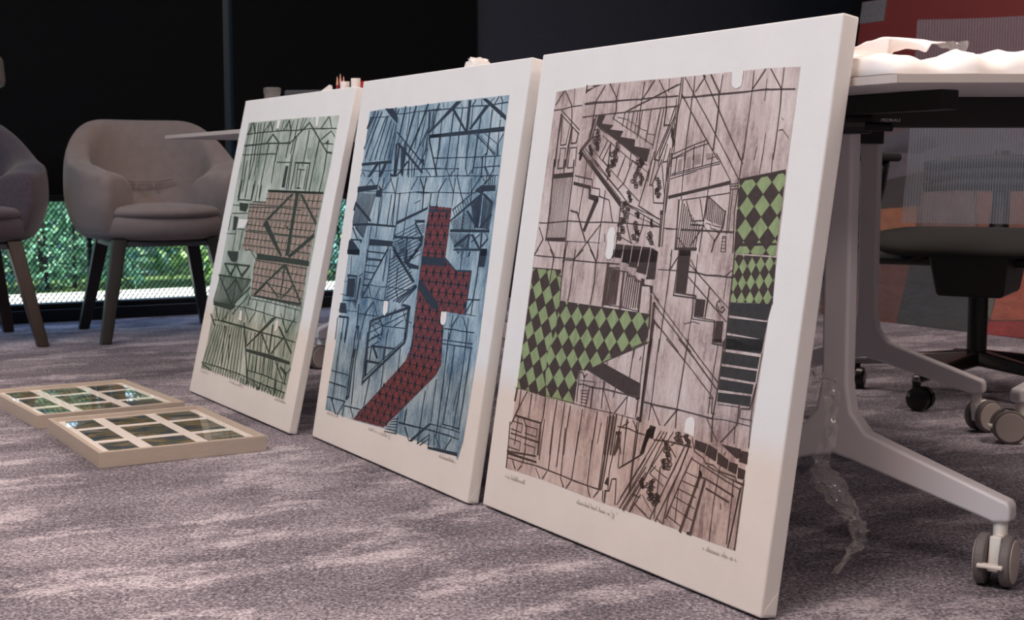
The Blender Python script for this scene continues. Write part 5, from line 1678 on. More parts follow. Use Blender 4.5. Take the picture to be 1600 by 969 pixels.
tray_frame((-1.106, 3.165), .591, 'pale wooden frame of nine pictures lying behind, its glass reflecting the window')

# ------------------------------------------------------------------ tub armchairs
mat('taupe_felt', rgb(124, 115, 115), .95, noise=(30, .08, ONE, 4), bump=(700, .4), spec=.15, sheen=.3)
mat('plum_felt', rgb(72, 65, 75), .95, noise=(90, .2, ONE, 4), bump=(500, .6), spec=.15, sheen=.3)
mat('black_wood', rgb(14, 14, 17), .4, noise=(12, .2, (8, 8, 1), 3))
mat('brown_wood', rgb(40, 26, 20), .45, noise=(12, .25, (8, 8, 1), 3))
mat('leg_bracket', rgb(70, 74, 80), .5)
def armchair(loc, face, fabric, legm, label, handles):
    """face = world angle the chair looks towards; local -y is the front"""
    t = thing('tub_armchair', label, 'armchair', loc, face + pi / 2, 'tub armchairs by the window')
    RX, RY = .325, .315
    def plan(phi, k):     # phi 0 = back (+y), superellipse
        c, s = math.sin(phi), math.cos(phi)
        p = 2.25
        r = (abs(c) ** p + abs(s) ** p) ** (-1 / p)
        return c * r * RX * k, s * r * RY * k
    # shell: arms and back in one rounded wall
    q = MB(); N_ = 29; end = math.radians(143)
    def sm(x, a, b):
        x = max(0, min(1, (x - a) / (b - a))); return x * x * (3 - 2 * x)
    rings = []
    for i in range(N_):
        ph = -end + 2 * end * i / (N_ - 1); d = abs(math.degrees(ph))
        top = .808 - .165 * sm(d, 32, 92) - .04 * sm(d, 92, 140)
        thick = .085 + .085 * sm(d, 55, 125)
        prof = [(.74, .352), (.90, .39), (.985, .47), (1.005, top - .12), (.99, top - .025), (.95, top), (.95 - thick / RX * .62, top - .006),
                (.98 - thick / RX, top - .05), (.96 - thick / RX, .52), (.90 - thick / RX, .44), (.78 - thick / RX, .39)]
        ring = []
        for k, z in prof:
            x, y = plan(ph, k)
            if z > .5: y += .045 * (z - .5) / .3 * math.cos(ph)    # back leans outwards
            ring.append((x, y, z))
        rings.append(ring)
    n = len(rings[0])
    q.v = [p for r in rings for p in r]
    for i in range(N_ - 1):
        for j in range(n):
            q.f.append((i * n + j, i * n + (j + 1) % n, (i + 1) * n + (j + 1) % n, (i + 1) * n + j))
    q.f.append(tuple(range(n))); q.f.append(tuple((N_ - 1) * n + j for j in reversed(range(n))))
    q.build('shell', MATS[fabric], t, sub=2)
    # bowl base under the seat, rounded over at the front
    q = MB(); S = 40; prof = [(.02, .352), (.55, .352), (.80, .362), (.87, .385), (.90, .42), (.88, .445), (.80, .452), (.02, .452)]
    for k, z in prof:
        for j in range(S):
            x, y = plan(2 * pi * j / S, k); q.v.append((x, y, z))
    for i in range(len(prof) - 1):
        for j in range(S): q.f.append((i * S + j, i * S + (j + 1) % S, (i + 1) * S + (j + 1) % S, (i + 1) * S + j))
    q.f.append(tuple(range(S))); q.f.append(tuple((len(prof) - 1) * S + j for j in range(S)))
    q.build('seat_base', MATS[fabric], t, sub=1)
    q = MB(); prof = [(.02, .434), (.62, .434), (.72, .440), (.755, .455), (.735, .472), (.64, .484), (.02, .490)]
    for k, z in prof:
        for j in range(S):
            x, y = plan(2 * pi * j / S, k); q.v.append((x, y - .062, z))
    for i in range(len(prof) - 1):
        for j in range(S): q.f.append((i * S + j, i * S + (j + 1) % S, (i + 1) * S + (j + 1) % S, (i + 1) * S + j))
    q.f.append(tuple(range(S))); q.f.append(tuple((len(prof) - 1) * S + j for j in range(S)))
    q.build('seat_cushion', MATS[fabric], t, sub=1)
    if handles:   # creased seam across the lower backrest
        q = MB()
        q.tube([(-.09, .185, .575), (-.045, .195, .566), (0, .198, .568), (.05, .195, .566), (.10, .180, .578)], .004, 6)
        q.tube([(-.035, .193, .566), (-.033, .190, .545)], .004, 6); q.tube([(.03, .194, .566), (.032, .190, .545)], .004, 6)
        q.build('back_seam', MATS[fabric], t)
    for sx in (-1, 1):
        for sy in (-1, 1):
            q = MB(); tx, ty, fx, fy = sx * .165, sy * .185, sx * .235, sy * .27
            a_, b_ = .026, .019
            q.hexa([(fx - b_, fy - b_, 0), (fx + b_, fy - b_, 0), (fx + b_, fy + b_, 0), (fx - b_, fy + b_, 0)],
                   [(tx - a_, ty - a_, .365), (tx + a_, ty - a_, .365), (tx + a_, ty + a_, .365), (tx - a_, ty + a_, .365)])
            q.build('leg', MATS[legm], t, bevel=.004)
    q = MB(); q.box(-.19, .19, -.20, .20, .335, .356); q.build('under_frame', MATS['leg_bracket'], t, bevel=.004)
    return t
armchair((-1.325, 5.13, 0), math.radians(-65), 'taupe_felt', 'black_wood', 'taupe felt tub armchair on dark wooden legs, beside the green print', True)
armchair((-1.965, 4.83, 0), math.radians(-58), 'plum_felt', 'brown_wood', 'dark plum tub armchair on brown wooden legs, cut off at the left edge', False)

# ------------------------------------------------------------------ folding tables
mat('table_white', rgb(232, 228, 224), .45)
mat('edge_band', rgb(196, 186, 180), .5)
mat('underside', rgb(196, 194, 196), .7)
mat('leg_grey', rgb(224, 221, 226), .38, spec=.5)
mat('caster_tyre', rgb(120, 114, 114), .6)
mat('caster_disc', rgb(200, 190, 184), .5)
mat('caster_white', rgb(240, 236, 230), .4)
mat('black_steel', rgb(20, 20, 22), .45)
mat('logo_grey', rgb(225, 225, 228), .6)
TZ = .72
def caster(t, x, y, az, top):
    """twin wheel caster: wheel axle along az"""
    ax = Vector((math.cos(az), math.sin(az), 0)); fw = Vector((-ax.y, ax.x, 0)); R = .0375
    c = Vector((x, y, R)) + fw * .022
    q = MB()
    q.lathe([(.0105, .055), (.0105, top)], (x, y, 0), (0, 0, 1), 16)
    root = q.build('caster', MATS['caster_white'], t, bevel=.001)
    q = MB(); q.hexa([c - ax * .0085 - fw * .03 + Vector((0, 0, -.012)), c + ax * .0085 - fw * .03 + Vector((0, 0, -.012)), c + ax * .0085 + fw * .022 + Vector((0, 0, -.014)), c - ax * .0085 + fw * .022 + Vector((0, 0, -.014))],
                    [c - ax * .0085 - fw * .034 + Vector((0, 0, .03)), c + ax * .0085 - fw * .034 + Vector((0, 0, .03)), c + ax * .0085 + fw * .008 + Vector((0, 0, .036)), c - ax * .0085 + fw * .008 + Vector((0, 0, .036))])
    q.build('yoke', MATS['caster_white'], root, bevel=.003)
    q = MB(); l = c + fw * .036 + Vector((0, 0, -.004)); q.hexa([l - ax * .018 - fw * .006, l + ax * .018 - fw * .006, l + ax * .018 + fw * .008, l - ax * .018 + fw * .008],
                    [l - ax * .018 - fw * .006 + Vector((0, 0, .006)), l + ax * .018 - fw * .006 + Vector((0, 0, .006)), l + ax * .018 + fw * .008 + Vector((0, 0, .006)), l - ax * .018 + fw * .008 + Vector((0, 0, .006))])
    q.build('brake_lever', MATS['caster_white'], root, bevel=.002)
    for s in (-1, 1):
        q = MB(); q.lathe([(R - .006, s * .0095), (R - .001, s * .011), (R, s * .0135), (R, s * .022), (R - .002, s * .0245), (R - .006, s * .0255)], c, ax, 32)
        q.build('wheel', MATS['caster_tyre'], root, smooth=False)
        q = MB(); q.lathe([(R - .0055, s * .024), (R - .0055, s * .0262), (R - .0075, s * .027)], c, ax, 32)
        q.build('hub_disc', MATS['caster_disc'], root)
def t_leg(t, cx, cy, ang, lf, lr, cast=True, az=None, zt=.665):
    """T leg: oval column and a foot tapering to two casters; ang = direction of the front foot"""
    d = Vector((math.cos(ang), math.sin(ang), 0)); s = Vector((-d.y, d.x, 0))
    q = MB(); S = 20; a_, b_ = .031, .021
    # column with foot as one welded part: side profile extruded
    prof = [(-.022, zt), (.022, zt), (.022, .27), (.03, .225), (.055, .195), (lf + .012, .122), (lf + .018, .116), (lf + .018, .092), (lf - .006, .088), (.03, .150), (0, .157), (-.03, .150),
            (-lr + .006, .088), (-lr - .018, .092), (-lr - .018, .116), (-lr - .012, .122), (-.055, .195), (-.03, .225), (-.022, .27)]
    c = Vector((cx, cy, 0)); w = .016; n = len(prof)
    q.add([c + d * x - s * w + Vector((0, 0, z)) for x, z in prof] + [c + d * x + s * w + Vector((0, 0, z)) for x, z in prof],
          [tuple(range(n)), tuple(reversed(range(n, 2 * n)))] + [(i, n + i, n + (i + 1) % n, (i + 1) % n) for i in range(n)])
    q.build('leg', MATS['leg_grey'], t, bevel=.006, seg=3)
    if az is None: az = ang
    p = c + d * lf; caster(t, p.x, p.y, az, .09)
    p = c - d * lr; caster(t, p.x, p.y, az + .5, .09)
def table(label, poly, legs, beams, arms, logo=None):
    cx = sum(p[0] for p in poly) / len(poly); cy = sum(p[1] for p in poly) / len(poly)
    t = thing('folding_table', label, 'table', (0, 0, 0), 0, 'folding tables')
    q = MB(); q.prism(poly, TZ - .0115, TZ); top = q.build('table_top', MATS['table_white'], t, bevel=.0015)
    ip = [(p[0] + (cx - p[0]) * .006, p[1] + (cy - p[1]) * .006) for p in poly]
    q = MB(); q.prism(ip, TZ - .0125, TZ - .0112); q.build('underside', MATS['underside'], top)
    q = MB(); n = len(poly)
    for i in range(n):
        A = Vector(poly[i]); B = Vector(poly[(i + 1) % n]); dd = (B - A).normalized(); nn = Vector((dd.y, -dd.x))
        if nn.dot(A - Vector((cx, cy))) < 0: nn = -nn
        q.hexa([(A.x, A.y, TZ - .0113), (B.x, B.y, TZ - .0113), (B.x + nn.x * .0012, B.y + nn.y * .0012, TZ - .0113), (A.x + nn.x * .0012, A.y + nn.y * .0012, TZ - .0113)],
               [(A.x, A.y, TZ - .0003), (B.x, B.y, TZ - .0003), (B.x + nn.x * .0012, B.y + nn.y * .0012, TZ - .0003), (A.x + nn.x * .0012, A.y + nn.y * .0012, TZ - .0003)])
    q.build('edge_band', MATS['edge_band'], top)
    for lg in legs: t_leg(t, *lg)
    for (x0, y0, x1, y1, w, z0, z1) in beams:
        A = Vector((x0, y0)); B = Vector((x1, y1)); dd = (B - A).normalized(); nn = Vector((-dd.y, dd.x)) * w / 2
        q = MB(); qq = [A - nn, B - nn, B + nn, A + nn]
        q.hexa([(p.x, p.y, z0) for p in qq], [(p.x, p.y, z1) for p in qq]); bo = q.build('beam', MATS['black_steel'], t, bevel=.002)
        if logo:
            cu = bpy.data.curves.new('logo', 'FONT'); cu.body = 'PEDRALI'; cu.size = .0078; cu.extrude = .0002; cu.align_x = 'CENTER'
            tmp = bpy.data.objects.new('tmp', cu); COL.objects.link(tmp)
            bpy.context.view_layer.update()
            me = bpy.data.meshes.new_from_object(tmp.evaluated_get(bpy.context.evaluated_depsgraph_get()))
            bpy.data.objects.remove(tmp, do_unlink=True)
            lo = bpy.data.objects.new('lettering', me); COL.objects.link(lo); lo.parent = bo
            me.materials.clear(); me.materials.append(MATS['logo_grey'])
            lo.location = logo; lo.rotation_euler = (pi / 2, 0, 0); lo.scale = (1.0, .85, 1); logo = None
    for (x0, y0, x1, y1, w, z0, z1) in arms:
        A = Vector((x0, y0)); B = Vector((x1, y1)); dd = (B - A).normalized(); nn = Vector((-dd.y, dd.x)) * w / 2
        q = MB(); qq = [A - nn, B - nn, B + nn, A + nn]
        q.hexa([(p.x, p.y, z0) for p in qq], [(p.x, p.y, z1) for p in qq]); q.build('tilt_arm', MATS['black_steel'], t, bevel=.002)
    return t
F1 = math.radians(-40)
c1 = (.510, 2.13)
t1 = table('white folding table carrying the foam sheets, nearest, behind the brown print', [(.496, 1.789), (1.30, 1.789), (1.68, 2.434), (.113, 2.434)],
      [(c1[0], c1[1], F1, .262, .25, True, math.radians(148)), (1.30, 2.13, math.radians(-140), .25, .25)],
      [(.545, 2.11, 1.30, 2.11, .03, .662, .7075)],
      [(.458, 2.16, .604, 1.915, .034, .680, .7075), (1.36, 2.16, 1.22, 1.915, .034, .680, .7075)], logo=(.5715, 2.0946, .6705))
q = MB(); q.lathe([(.017, -.028), (.020, -.024), (.020, .024), (.017, .028)], (.5165, 2.10, .672), (1, -.1, 0), 18); q.build('pivot', MATS['black_steel'], t1)
q = MB(); q.tube([(.523, 2.05, .662), (.556, 2.03, .660)], .0065, 12); q.build('release_lever', MATS['black_steel'], t1)
table('white folding table standing second, its grey leg behind the office chair', [(.100, 2.45), (1.22, 2.45), (1.22, 3.33), (-.42, 3.33)],
      [(.852, 3.28, math.radians(-33), .262, .25, True, math.radians(-68)), (.25, 2.95, math.radians(-120), .2, .2)],
      [(.25, 2.95, .85, 3.2, .03, .662, .7075)], [])
q0 = [rm(1.344, 3.12), rm(2.2, 3.12), rm(2.2, 4.49), rm(1.344, 4.49)]
lg = rm(1.86, 3.91); lg2 = rm(1.86, 3.35)
table('white folding table at the far end, its thin edge in front of the taupe armchair', [(p.x, p.y) for p in q0],
      [(lg.x, lg.y, TH + pi, .22, .22, True, TH + pi / 2 + .3), (lg2.x, lg2.y, TH + pi, .22, .22)],
      [(lg.x, lg.y, lg2.x, lg2.y, .03, .662, .7075)], [])
table('white folding table beyond the right edge, only one wheel showing', [(1.42, 2.55), (2.7, 2.55), (2.7, 3.35), (1.62, 3.35)],
      [(1.36, 3.13, math.radians(208), .27, .25, True, math.radians(80)), (2.4, 3.0, math.radians(-90), .25, .25)],
      [(1.36, 3.1, 2.4, 3.0, .03, .662, .7075)], [])

# ------------------------------------------------------------------ foam sheets and film on and under the near table
mat('foam_white', rgb(246, 240, 238), .8)
glassy('clear_film', (.97, .97, .97, 1), 1.45, .08, haze=.17, bump=(60, .8))
glassy('clear_bubble', (.9, .9, .9, 1), 1.45, .1, haze=.25, bump=(120, .8))
def interp(pts, x):
    if x <= pts[0][0]: return pts[0][1]
    for (a, b), (c, d) in zip(pts, pts[1:]):
        if x <= c:
            t = (x - a) / (c - a); t = t * t * (3 - 2 * t); return b + (d - b) * t
    return pts[-1][1]
FP = [(.44, .748), (.514, .751), (.559, .7425), (.587, .750), (.603, .759), (.619, .750), (.642, .749), (.662, .759), (.679, .755), (.72, .758), (.76, .748), (.80, .756), (.85, .75)]
q = MB(); NX_ = 90; rows = [(-.092, 0), (-.085, .45), (-.06, .75), (-.03, .92), (0, 1), (.05, .95), (.10, .8), (.16, .5), (.22, .2)]
for i in range(NX_):
    x = .442 + (.88 - .442) * i / (NX_ - 1)
    for dy, k in rows:
        zt = TZ + .0015 + (interp(FP, x) - TZ) * k + (.0025 * math.sin(x * 95 + dy * 60) if 0 < k < 1 else 0)
        q.v.append((x + .004 * math.sin(dy * 70), max(1.9 + dy + .004 * math.sin(x * 60), 1.789 + (.496 - x) * 1.683 + .02 + dy * .05), max(TZ + .0012, zt)))
m_ = len(rows)
for i in range(NX_ - 1):
    for j in range(m_ - 1): q.f.append((i * m_ + j, (i + 1) * m_ + j, (i + 1) * m_ + j + 1, i * m_ + j + 1))
o = q.build('foam_sheet', MATS['foam_white'], None, smooth=True, solid=.0012)
tag(o, 'white rumpled foam sheet lying along the front edge of the near table', 'packing sheet', 'packing sheets')
TP = [(.455, .757), (.481, .769), (.497, .776), (.516, .781), (.547, .780), (.578, .780), (.600, .777), (.618, .776), (.637, .777)]
BT = [(.455, .7225), (.481, .7225), (.498, .7225), (.518, .7225), (.528, .756), (.537, .763), (.55, .766), (.562, .764), (.573, .760), (.581, .771), (.599, .773), (.618, .769), (.637, .763)]
q = MB(); K = 9; n = 60; x0, x1 = .47, .600
for i in range(n):
    x = x0 + (x1 - x0) * i / (n - 1); zt, zb = interp(TP, x), max(interp(BT, x), interp(FP, x) + .003)
    for k in range(K):
        u = k / (K - 1); y = 1.955 + .018 * math.sin(u * 2.6 + x * 40) - .03 * (1 - u) * (1 if x < .525 else .3)
        q.v.append((x + (.485 - x) * .0, y, zb + (zt - zb) * u))
for i in range(n - 1):
    for k in range(K - 1): q.f.append((i * K + k, (i + 1) * K + k, (i + 1) * K + k + 1, i * K + k + 1))
fl = thing('foam_flap', 'white torn foam sheet arching above the near table', 'packing sheet', (0, 0, 0), 0, 'packing sheets')
q.build('foam_arch', MATS['foam_white'], fl, smooth=True, solid=.0012)
q = MB(); n = 14
for i in range(n):
    x = .597 + (.637 - .597) * i / (n - 1); zt = interp(TP, x); zb = zt - .006 - .020 * (i / (n - 1)) ** 1.2
    for k in range(6):
        u = k / 5; q.v.append((x, 1.955 + .01 * math.sin(u * 5 + i) , zb + (zt - zb) * u))
for i in range(n - 1):
    for k in range(5): q.f.append((i * 6 + k, (i + 1) * 6 + k, (i + 1) * 6 + k + 1, i * 6 + k + 1))
o = q.build('clear_end', MATS['clear_bubble'], fl, smooth=True); o['label'] = 'clear plastic end'

SP = [(.400, .335), (.429, .305), (.453, .296), (.457, .259), (.446, .204), (.438, .171), (.457, .148), (.485, .111), (.497, .083), (.491, .055), (.455, .012)]
q = MB(); rr = random.Random(5); wds = [.02, .03, .02, .022, .03, .034, .036, .02, .022, .026, .012]
K = 7
fine = []
for i in range(len(SP) - 1):
    for s in range(5): 
        t = s / 5; fine.append((SP[i][0] + (SP[i + 1][0] - SP[i][0]) * t, SP[i][1] + (SP[i + 1][1] - SP[i][1]) * t, wds[i] + (wds[i + 1] - wds[i]) * t))
for (x, z, w) in fine:
    for k in range(K):
        u = k / (K - 1) - .5
        q.v.append((x + u * w + rr.gauss(0, .0022), 1.93 + rr.gauss(0, .005), max(.003, z + u * .012 + rr.gauss(0, .002))))
for i in range(len(fine) - 1):
    for k in range(K - 1): q.f.append((i * K + k, i * K + k + 1, (i + 1) * K + k + 1, (i + 1) * K + k))
o = q.build('plastic_film', MATS['clear_film'])
tag(o, 'crumpled clear plastic film hanging to the floor behind the brown print', 'plastic film')

# ------------------------------------------------------------------ small things on the far tables, showing above the canvases
mat('cup_white', rgb(236, 228, 224), .5)
mat('red_plastic', rgb(170, 30, 34), .4)
mat('pencil_wood', rgb(214, 160, 140), .6)
mat('pencil_red', rgb(150, 50, 44), .5)
mat('case_dark', rgb(52, 52, 56), .6)
mat('tissue', rgb(226, 222, 220), .8)
def cup(x, y, h, r, label):
    q = MB(); q.lathe([(r * .8, 0), (r, h), (r * .93, h), (r * .75, .004)], (x, y, TZ), (0, 0, 1), 24)
    return tag(q.build('paper_cup', MATS['cup_white'], None, smooth=False), label, 'cup', 'white cups above the green print')
cup(-.472, 3.93, .133, .0135, 'small white cup holding pencils, above the green print')
cup(-.438, 3.90, .140, .0135, 'small white cup beside the red block, above the green print')
for i, (dx, hh) in enumerate(((-.012, .150), (-.002, .157), (.008, .150))):
    t = thing('pencil', ('leftmost', 'tallest middle', 'rightmost')[i] + ' of the three sharpened pencils above the green print', 'pencil', (-.487 + dx * .9, 3.965, TZ), 0, 'sharpened pencils')
    q = MB(); q.lathe([(.0035, 0), (.0035, hh - .024)], seg=6); q.build('shaft', MATS['pencil_red'], t)
    q = MB(); q.lathe([(.0036, hh - .024), (.0007, hh)], seg=8); q.build('tip', MATS['pencil_wood'], t)
q = MB(); q.lathe([(.013, 0), (.015, .004), (.015, .126), (.012, .130)], (-.406, 3.87, TZ), seg=20)
tag(q.build('red_bottle', MATS['red_plastic']), 'red bottle cap showing between the green and the blue print', 'bottle')
q = MB(); q.box(-.06, .06, -.03, .03, 0, .125); o = q.build('dark_box', MATS['case_dark'], bevel=.006); o.location = (-.622, 4.20, TZ); o.rotation_euler = (0, 0, -.2)
tag(o, 'dark grey box showing above the green print, right of the clear jar', 'box')
q = MB(); q.add([(-.03, 0, 0), (.02, 0, 0), (.02, 0, .13), (.012, 0, .133), (-.012, 0, .115), (.03, .05, 0), (-.02, .05, 0)], [(0, 1, 2, 3, 4), (2, 3, 4, 6, 5)])
o = q.build('folded_paper', MATS['tissue'], solid=.001); o.location = (-.545, 4.06, TZ); tag(o, 'white folded paper corner above the green print', 'paper')
glassy('jar_plastic', (.8, .8, .8, 1), 1.5, .05, haze=.12)
t = thing('clear_jar', 'clear plastic jar with lid standing above the left end of the green print', 'jar', (-.762, 4.42, TZ), 0)
q = MB(); q.lathe([(.022, 0), (.026, .01), (.026, .125), (.024, .127), (.024, .012), (.004, .008)], seg=24); q.build('jar_wall', MATS['jar_plastic'], t)
q = MB(); q.lathe([(.027, .127), (.028, .130), (.028, .144), (.025, .147)], seg=24); q.build('lid', MATS['jar_plastic'], t)
def tissue(x, y, h, w, label):
    rr = random.Random(3); q = MB(); n_, m_ = 9, 12
    for i in range(n_):
        f = i / (n_ - 1); r = w * (1.0 - .5 * f ** 2)
        for j in range(m_):
            an = 2 * pi * j / m_; k = r * rr.uniform(.7, 1.15)
            q.v.append((x + k * math.cos(an), y + k * .7 * math.sin(an), TZ + .001 + h * f * (rr.uniform(.86, 1.0) if i == n_ - 1 else 1)))
    for i in range(n_ - 1):
        for j in range(m_): q.f.append((i * m_ + j, i * m_ + (j + 1) % m_, (i + 1) * m_ + (j + 1) % m_, (i + 1) * m_ + j))
    q.f.append(tuple(range(m_))); q.f.append(tuple((n_ - 1) * m_ + j for j in range(m_)))
    tag(q.build('crumpled_tissue', MATS['tissue']), label, 'tissue')
tissue(-.078, 3.17, .143, .045, 'crumpled white tissue showing above the blue print')

# ------------------------------------------------------------------ office chair with mesh back
mat('seat_black', rgb(17, 19, 19), .85, noise=(200, .2, ONE, 3))
mat('chrome_dark', rgb(150, 148, 146), .25, metal=1)
mat('gloss_black', rgb(14, 14, 15), .25)
def mesh_fabric():
    m = bpy.data.materials.new('mesh_fabric'); m.use_nodes = True
    nt = m.node_tree; nt.nodes.clear(); L = nt.links
    out = nt.nodes.new('ShaderNodeOutputMaterial'); tc = nt.nodes.new('ShaderNodeTexCoord')
    df = nt.nodes.new('ShaderNodeBsdfDiffuse'); df.inputs['Color'].default_value = rgb(112, 116, 126)
    tr = nt.nodes.new('ShaderNodeBsdfTransparent')
    wv = nt.nodes.new('ShaderNodeTexWave'); wv.bands_direction = 'X'; wv.inputs['Scale'].default_value = 42
    L.new(tc.outputs['Object'], wv.inputs['Vector'])
    mr = nt.nodes.new('ShaderNodeMapRange'); mr.inputs['To Min'].default_value = .30; mr.inputs['To Max'].default_value = .70
    L.new(wv.outputs['Fac'], mr.inputs['Value'])
    mx = nt.nodes.new('ShaderNodeMixShader'); L.new(mr.outputs['Result'], mx.inputs['Fac'])
    L.new(tr.outputs[0], mx.inputs[1]); L.new(df.outputs[0], mx.inputs[2]); L.new(mx.outputs[0], out.inputs['Surface'])
    MATS['mesh_fabric'] = m
mesh_fabric()
oc = thing('office_chair', 'black office chair with grey mesh back, behind the near table', 'office chair', (1.245, 3.66, 0), 0)
OF = math.radians(-119)          # looks towards the camera's left
oc.rotation_euler = (0, 0, OF + pi / 2)    # local -y is the front
q = MB(); nu, nv = 17, 14
for j in range(nv):
    v = j / (nv - 1); z = .455 + .575 * v
    for i in range(nu):
        u = -1 + 2 * i / (nu - 1)
        q.v.append((u * (.245 - .012 * v), .205 + .07 * v - .05 * u * u + .015 * math.sin(v * pi), z + .0))
for j in range(nv - 1):
    for i in range(nu - 1): q.f.append((j * nu + i, j * nu + i + 1, (j + 1) * nu + i + 1, (j + 1) * nu + i))
q.build('mesh_back', MATS['mesh_fabric'], oc, smooth=True)
q = MB()
for z in (.555, .585, .615):
    q.tube([(-.20, .225, z), (-.12, .262, z + .01), (0, .282, z + .012), (.12, .262, z + .01), (.20, .225, z)], [.014, .02, .024, .02, .014], 10)
q.build('lumbar_support', MATS['black_steel'], oc, smooth=True)
q = MB(); q.tube([(0, .13, .38), (0, .27, .42), (0, .30, .52), (0, .295, .66)], [.03, .028, .024, .02], 12); q.build('back_upright', MATS['black_steel'], oc, smooth=True)
q = MB(); S = 36
prof = [(.05, .412), (.85, .412), (.98, .417), (1.0, .428), (.98, .440), (.85, .447), (.05, .45)]
for k, z in prof:
    for j in range(S):
        w = 2 * pi * j / S; cx_, sy_ = math.cos(w), math.sin(w); r = (abs(cx_) ** 4 + abs(sy_) ** 4) ** -.25
        x, y = cx_ * r * .255 * k, sy_ * r * .245 * k - .03
        q.v.append((x, y, z - (.03 * max(0, (-y - .16) / .1) if y < -.16 else 0)))
for i in range(len(prof) - 1):
    for j in range(S): q.f.append((i * S + j, i * S + (j + 1) % S, (i + 1) * S + (j + 1) % S, (i + 1) * S + j))
q.f.append(tuple(range(S))); q.f.append(tuple((len(prof) - 1) * S + j for j in range(S)))
q.build('seat', MATS['seat_black'], oc, smooth=True)
q = MB(); q.hexa([(-.085, -.13, .275), (.085, -.13, .275), (.085, .13, .275), (-.085, .13, .275)], [(-.10, -.17, .388), (.10, -.17, .388), (.10, .16, .388), (-.10, .16, .388)])
q.box(-.06, .06, -.11, .11, .386, .416); q.build('tilt_mechanism', MATS['black_steel'], oc, bevel=.01)
q = MB(); q.tube([(-.29, -.02, .366), (.29, -.02, .366)], .019, 12); q.build('cross_bar', MATS['black_steel'], oc)
q = MB(); q.lathe([(.013, .26), (.016, .275)], (.27, -.02, .10), (0, 0, 1), 12); 
for sx in (-1, 1):
    q = MB(); q.tube([(sx * .27, -.02, .372), (sx * .305, -.01, .39), (sx * .30, 0, .48), (sx * .285, .01, .56), (sx * .278, .0, .628)], [.018, .024, .025, .029, .034], 12)
    am = q.build('arm_post', MATS['gloss_black'], oc, smooth=True)
    q = MB(); q.box(sx * .28 - .042, sx * .28 + .042, -.13, .12, .628, .652); q.build('arm_pad', MATS['seat_black'], am, bevel=.011, seg=4)
    q = MB(); q.tube([(sx * .12, -.05, .385), (sx * .19, -.05, .36)], .009, 10); q.build('lever', MATS['black_steel'], oc)
q = MB(); q.lathe([(.032, .085), (.032, .10), (.026, .11), (.026, .28), (.018, .285), (.018, .30)], seg=24); q.build('gas_lift', MATS['gloss_black'], oc, smooth=False)
# five arms with casters; directions found from the wheels
base_ang = math.atan2(3.80 - 3.66, .97 - 1.245)
for k in range(5):
    an = base_ang + 2 * pi * k / 5 - (OF + pi / 2); d = Vector((math.cos(an), math.sin(an), 0)); s = Vector((-d.y, d.x, 0))
    q = MB()
    def sec(r, w, z0, z1): return [d * r - s * w + Vector((0, 0, z0)), d * r + s * w + Vector((0, 0, z0)), d * r + s * w * .7 + Vector((0, 0, z1)), d * r - s * w * .7 + Vector((0, 0, z1))]
    A, B = sec(.02, .026, .085, .125), sec(.325, .014, .068, .088)
    q.add(A + B, [(0, 1, 2, 3), (7, 6, 5, 4), (0, 4, 5, 1), (1, 5, 6, 2), (2, 6, 7, 3), (3, 7, 4, 0)])
    st = q.build('star_arm', MATS['chrome_dark'] if k in (0, 1) else MATS['gloss_black'], oc, bevel=.005)
    p = d * .318; q = MB(); q.lathe([(.011, .05), (.011, .07)], (p.x, p.y, 0), (0, 0, 1), 12)
    q.lathe([(.018, -.026), (.029, -.022), (.030, -.006), (.012, -.004), (.012, .004), (.030, .006), (.029, .022), (.018, .026)], (p.x + s.x * .012, p.y + s.y * .012, .0305), d, 24)
    q.build('caster', MATS['gloss_black'], st)

# ------------------------------------------------------------------ wrapped painting against the right wall
def painting_material():
    m = bpy.data.materials.new('abstract_paint'); m.use_nodes = True
    nt = m.node_tree; p = nt.nodes['Principled BSDF']; L = nt.links
    p.inputs['Roughness'].default_value = .55
    tc = nt.nodes.new('ShaderNodeTexCoord')
    sx = nt.nodes.new('ShaderNodeSeparateXYZ'); L.new(tc.outputs['Object'], sx.inputs[0])
    z = nt.nodes.new('ShaderNodeTexNoise'); z.inputs['Scale'].default_value = 3.2; z.inputs['Detail'].default_value = 5
    mp = nt.nodes.new('ShaderNodeMapping'); mp.inputs['Scale'].default_value = (1, 1, .8); L.new(tc.outputs['Object'], mp.inputs['Vector']); L.new(mp.outputs['Vector'], z.inputs['Vector'])
    mu = nt.nodes.new('ShaderNodeMath'); mu.operation = 'MULTIPLY_ADD'; mu.inputs[1].default_value = .62; 
    L.new(z.outputs['Fac'], mu.inputs[0]); L.new(sx.outputs['Z'], mu.inputs[2])
    mr = nt.nodes.new('ShaderNodeMapRange'); mr.inputs['From Min'].default_value = .2; mr.inputs['From Max'].default_value = 1.6; L.new(mu.outputs[0], mr.inputs['Value'])
    cr = nt.nodes.new('ShaderNodeValToRGB'); el = cr.color_ramp.elements; cr.color_ramp.interpolation = 'EASE'
    el[0].position = 0; el[0].color = rgb(118, 48, 38)
    el[1].position = 1; el[1].color = rgb(108, 40, 40)
    for pos, c in ((.10, (126, 60, 46)), (.16, (32, 32, 38)), (.24, (46, 42, 48)), (.30, (86, 42, 40)), (.38, (126, 80, 56)), (.45, (48, 40, 48)), (.53, (64, 52, 64)), (.60, (96, 92, 106)), (.68, (118, 50, 48)), (.8, (104, 38, 38))):
        e = el.new(pos); e.color = rgb(*c)
    L.new(mr.outputs['Result'], cr.inputs['Fac']); L.new(cr.outputs['Color'], p.inputs['Base Color'])
    MATS['abstract_paint'] = m
painting_material()
mat('paint_grey', rgb(96, 96, 102), .7, noise=(60, .2, ONE, 4))
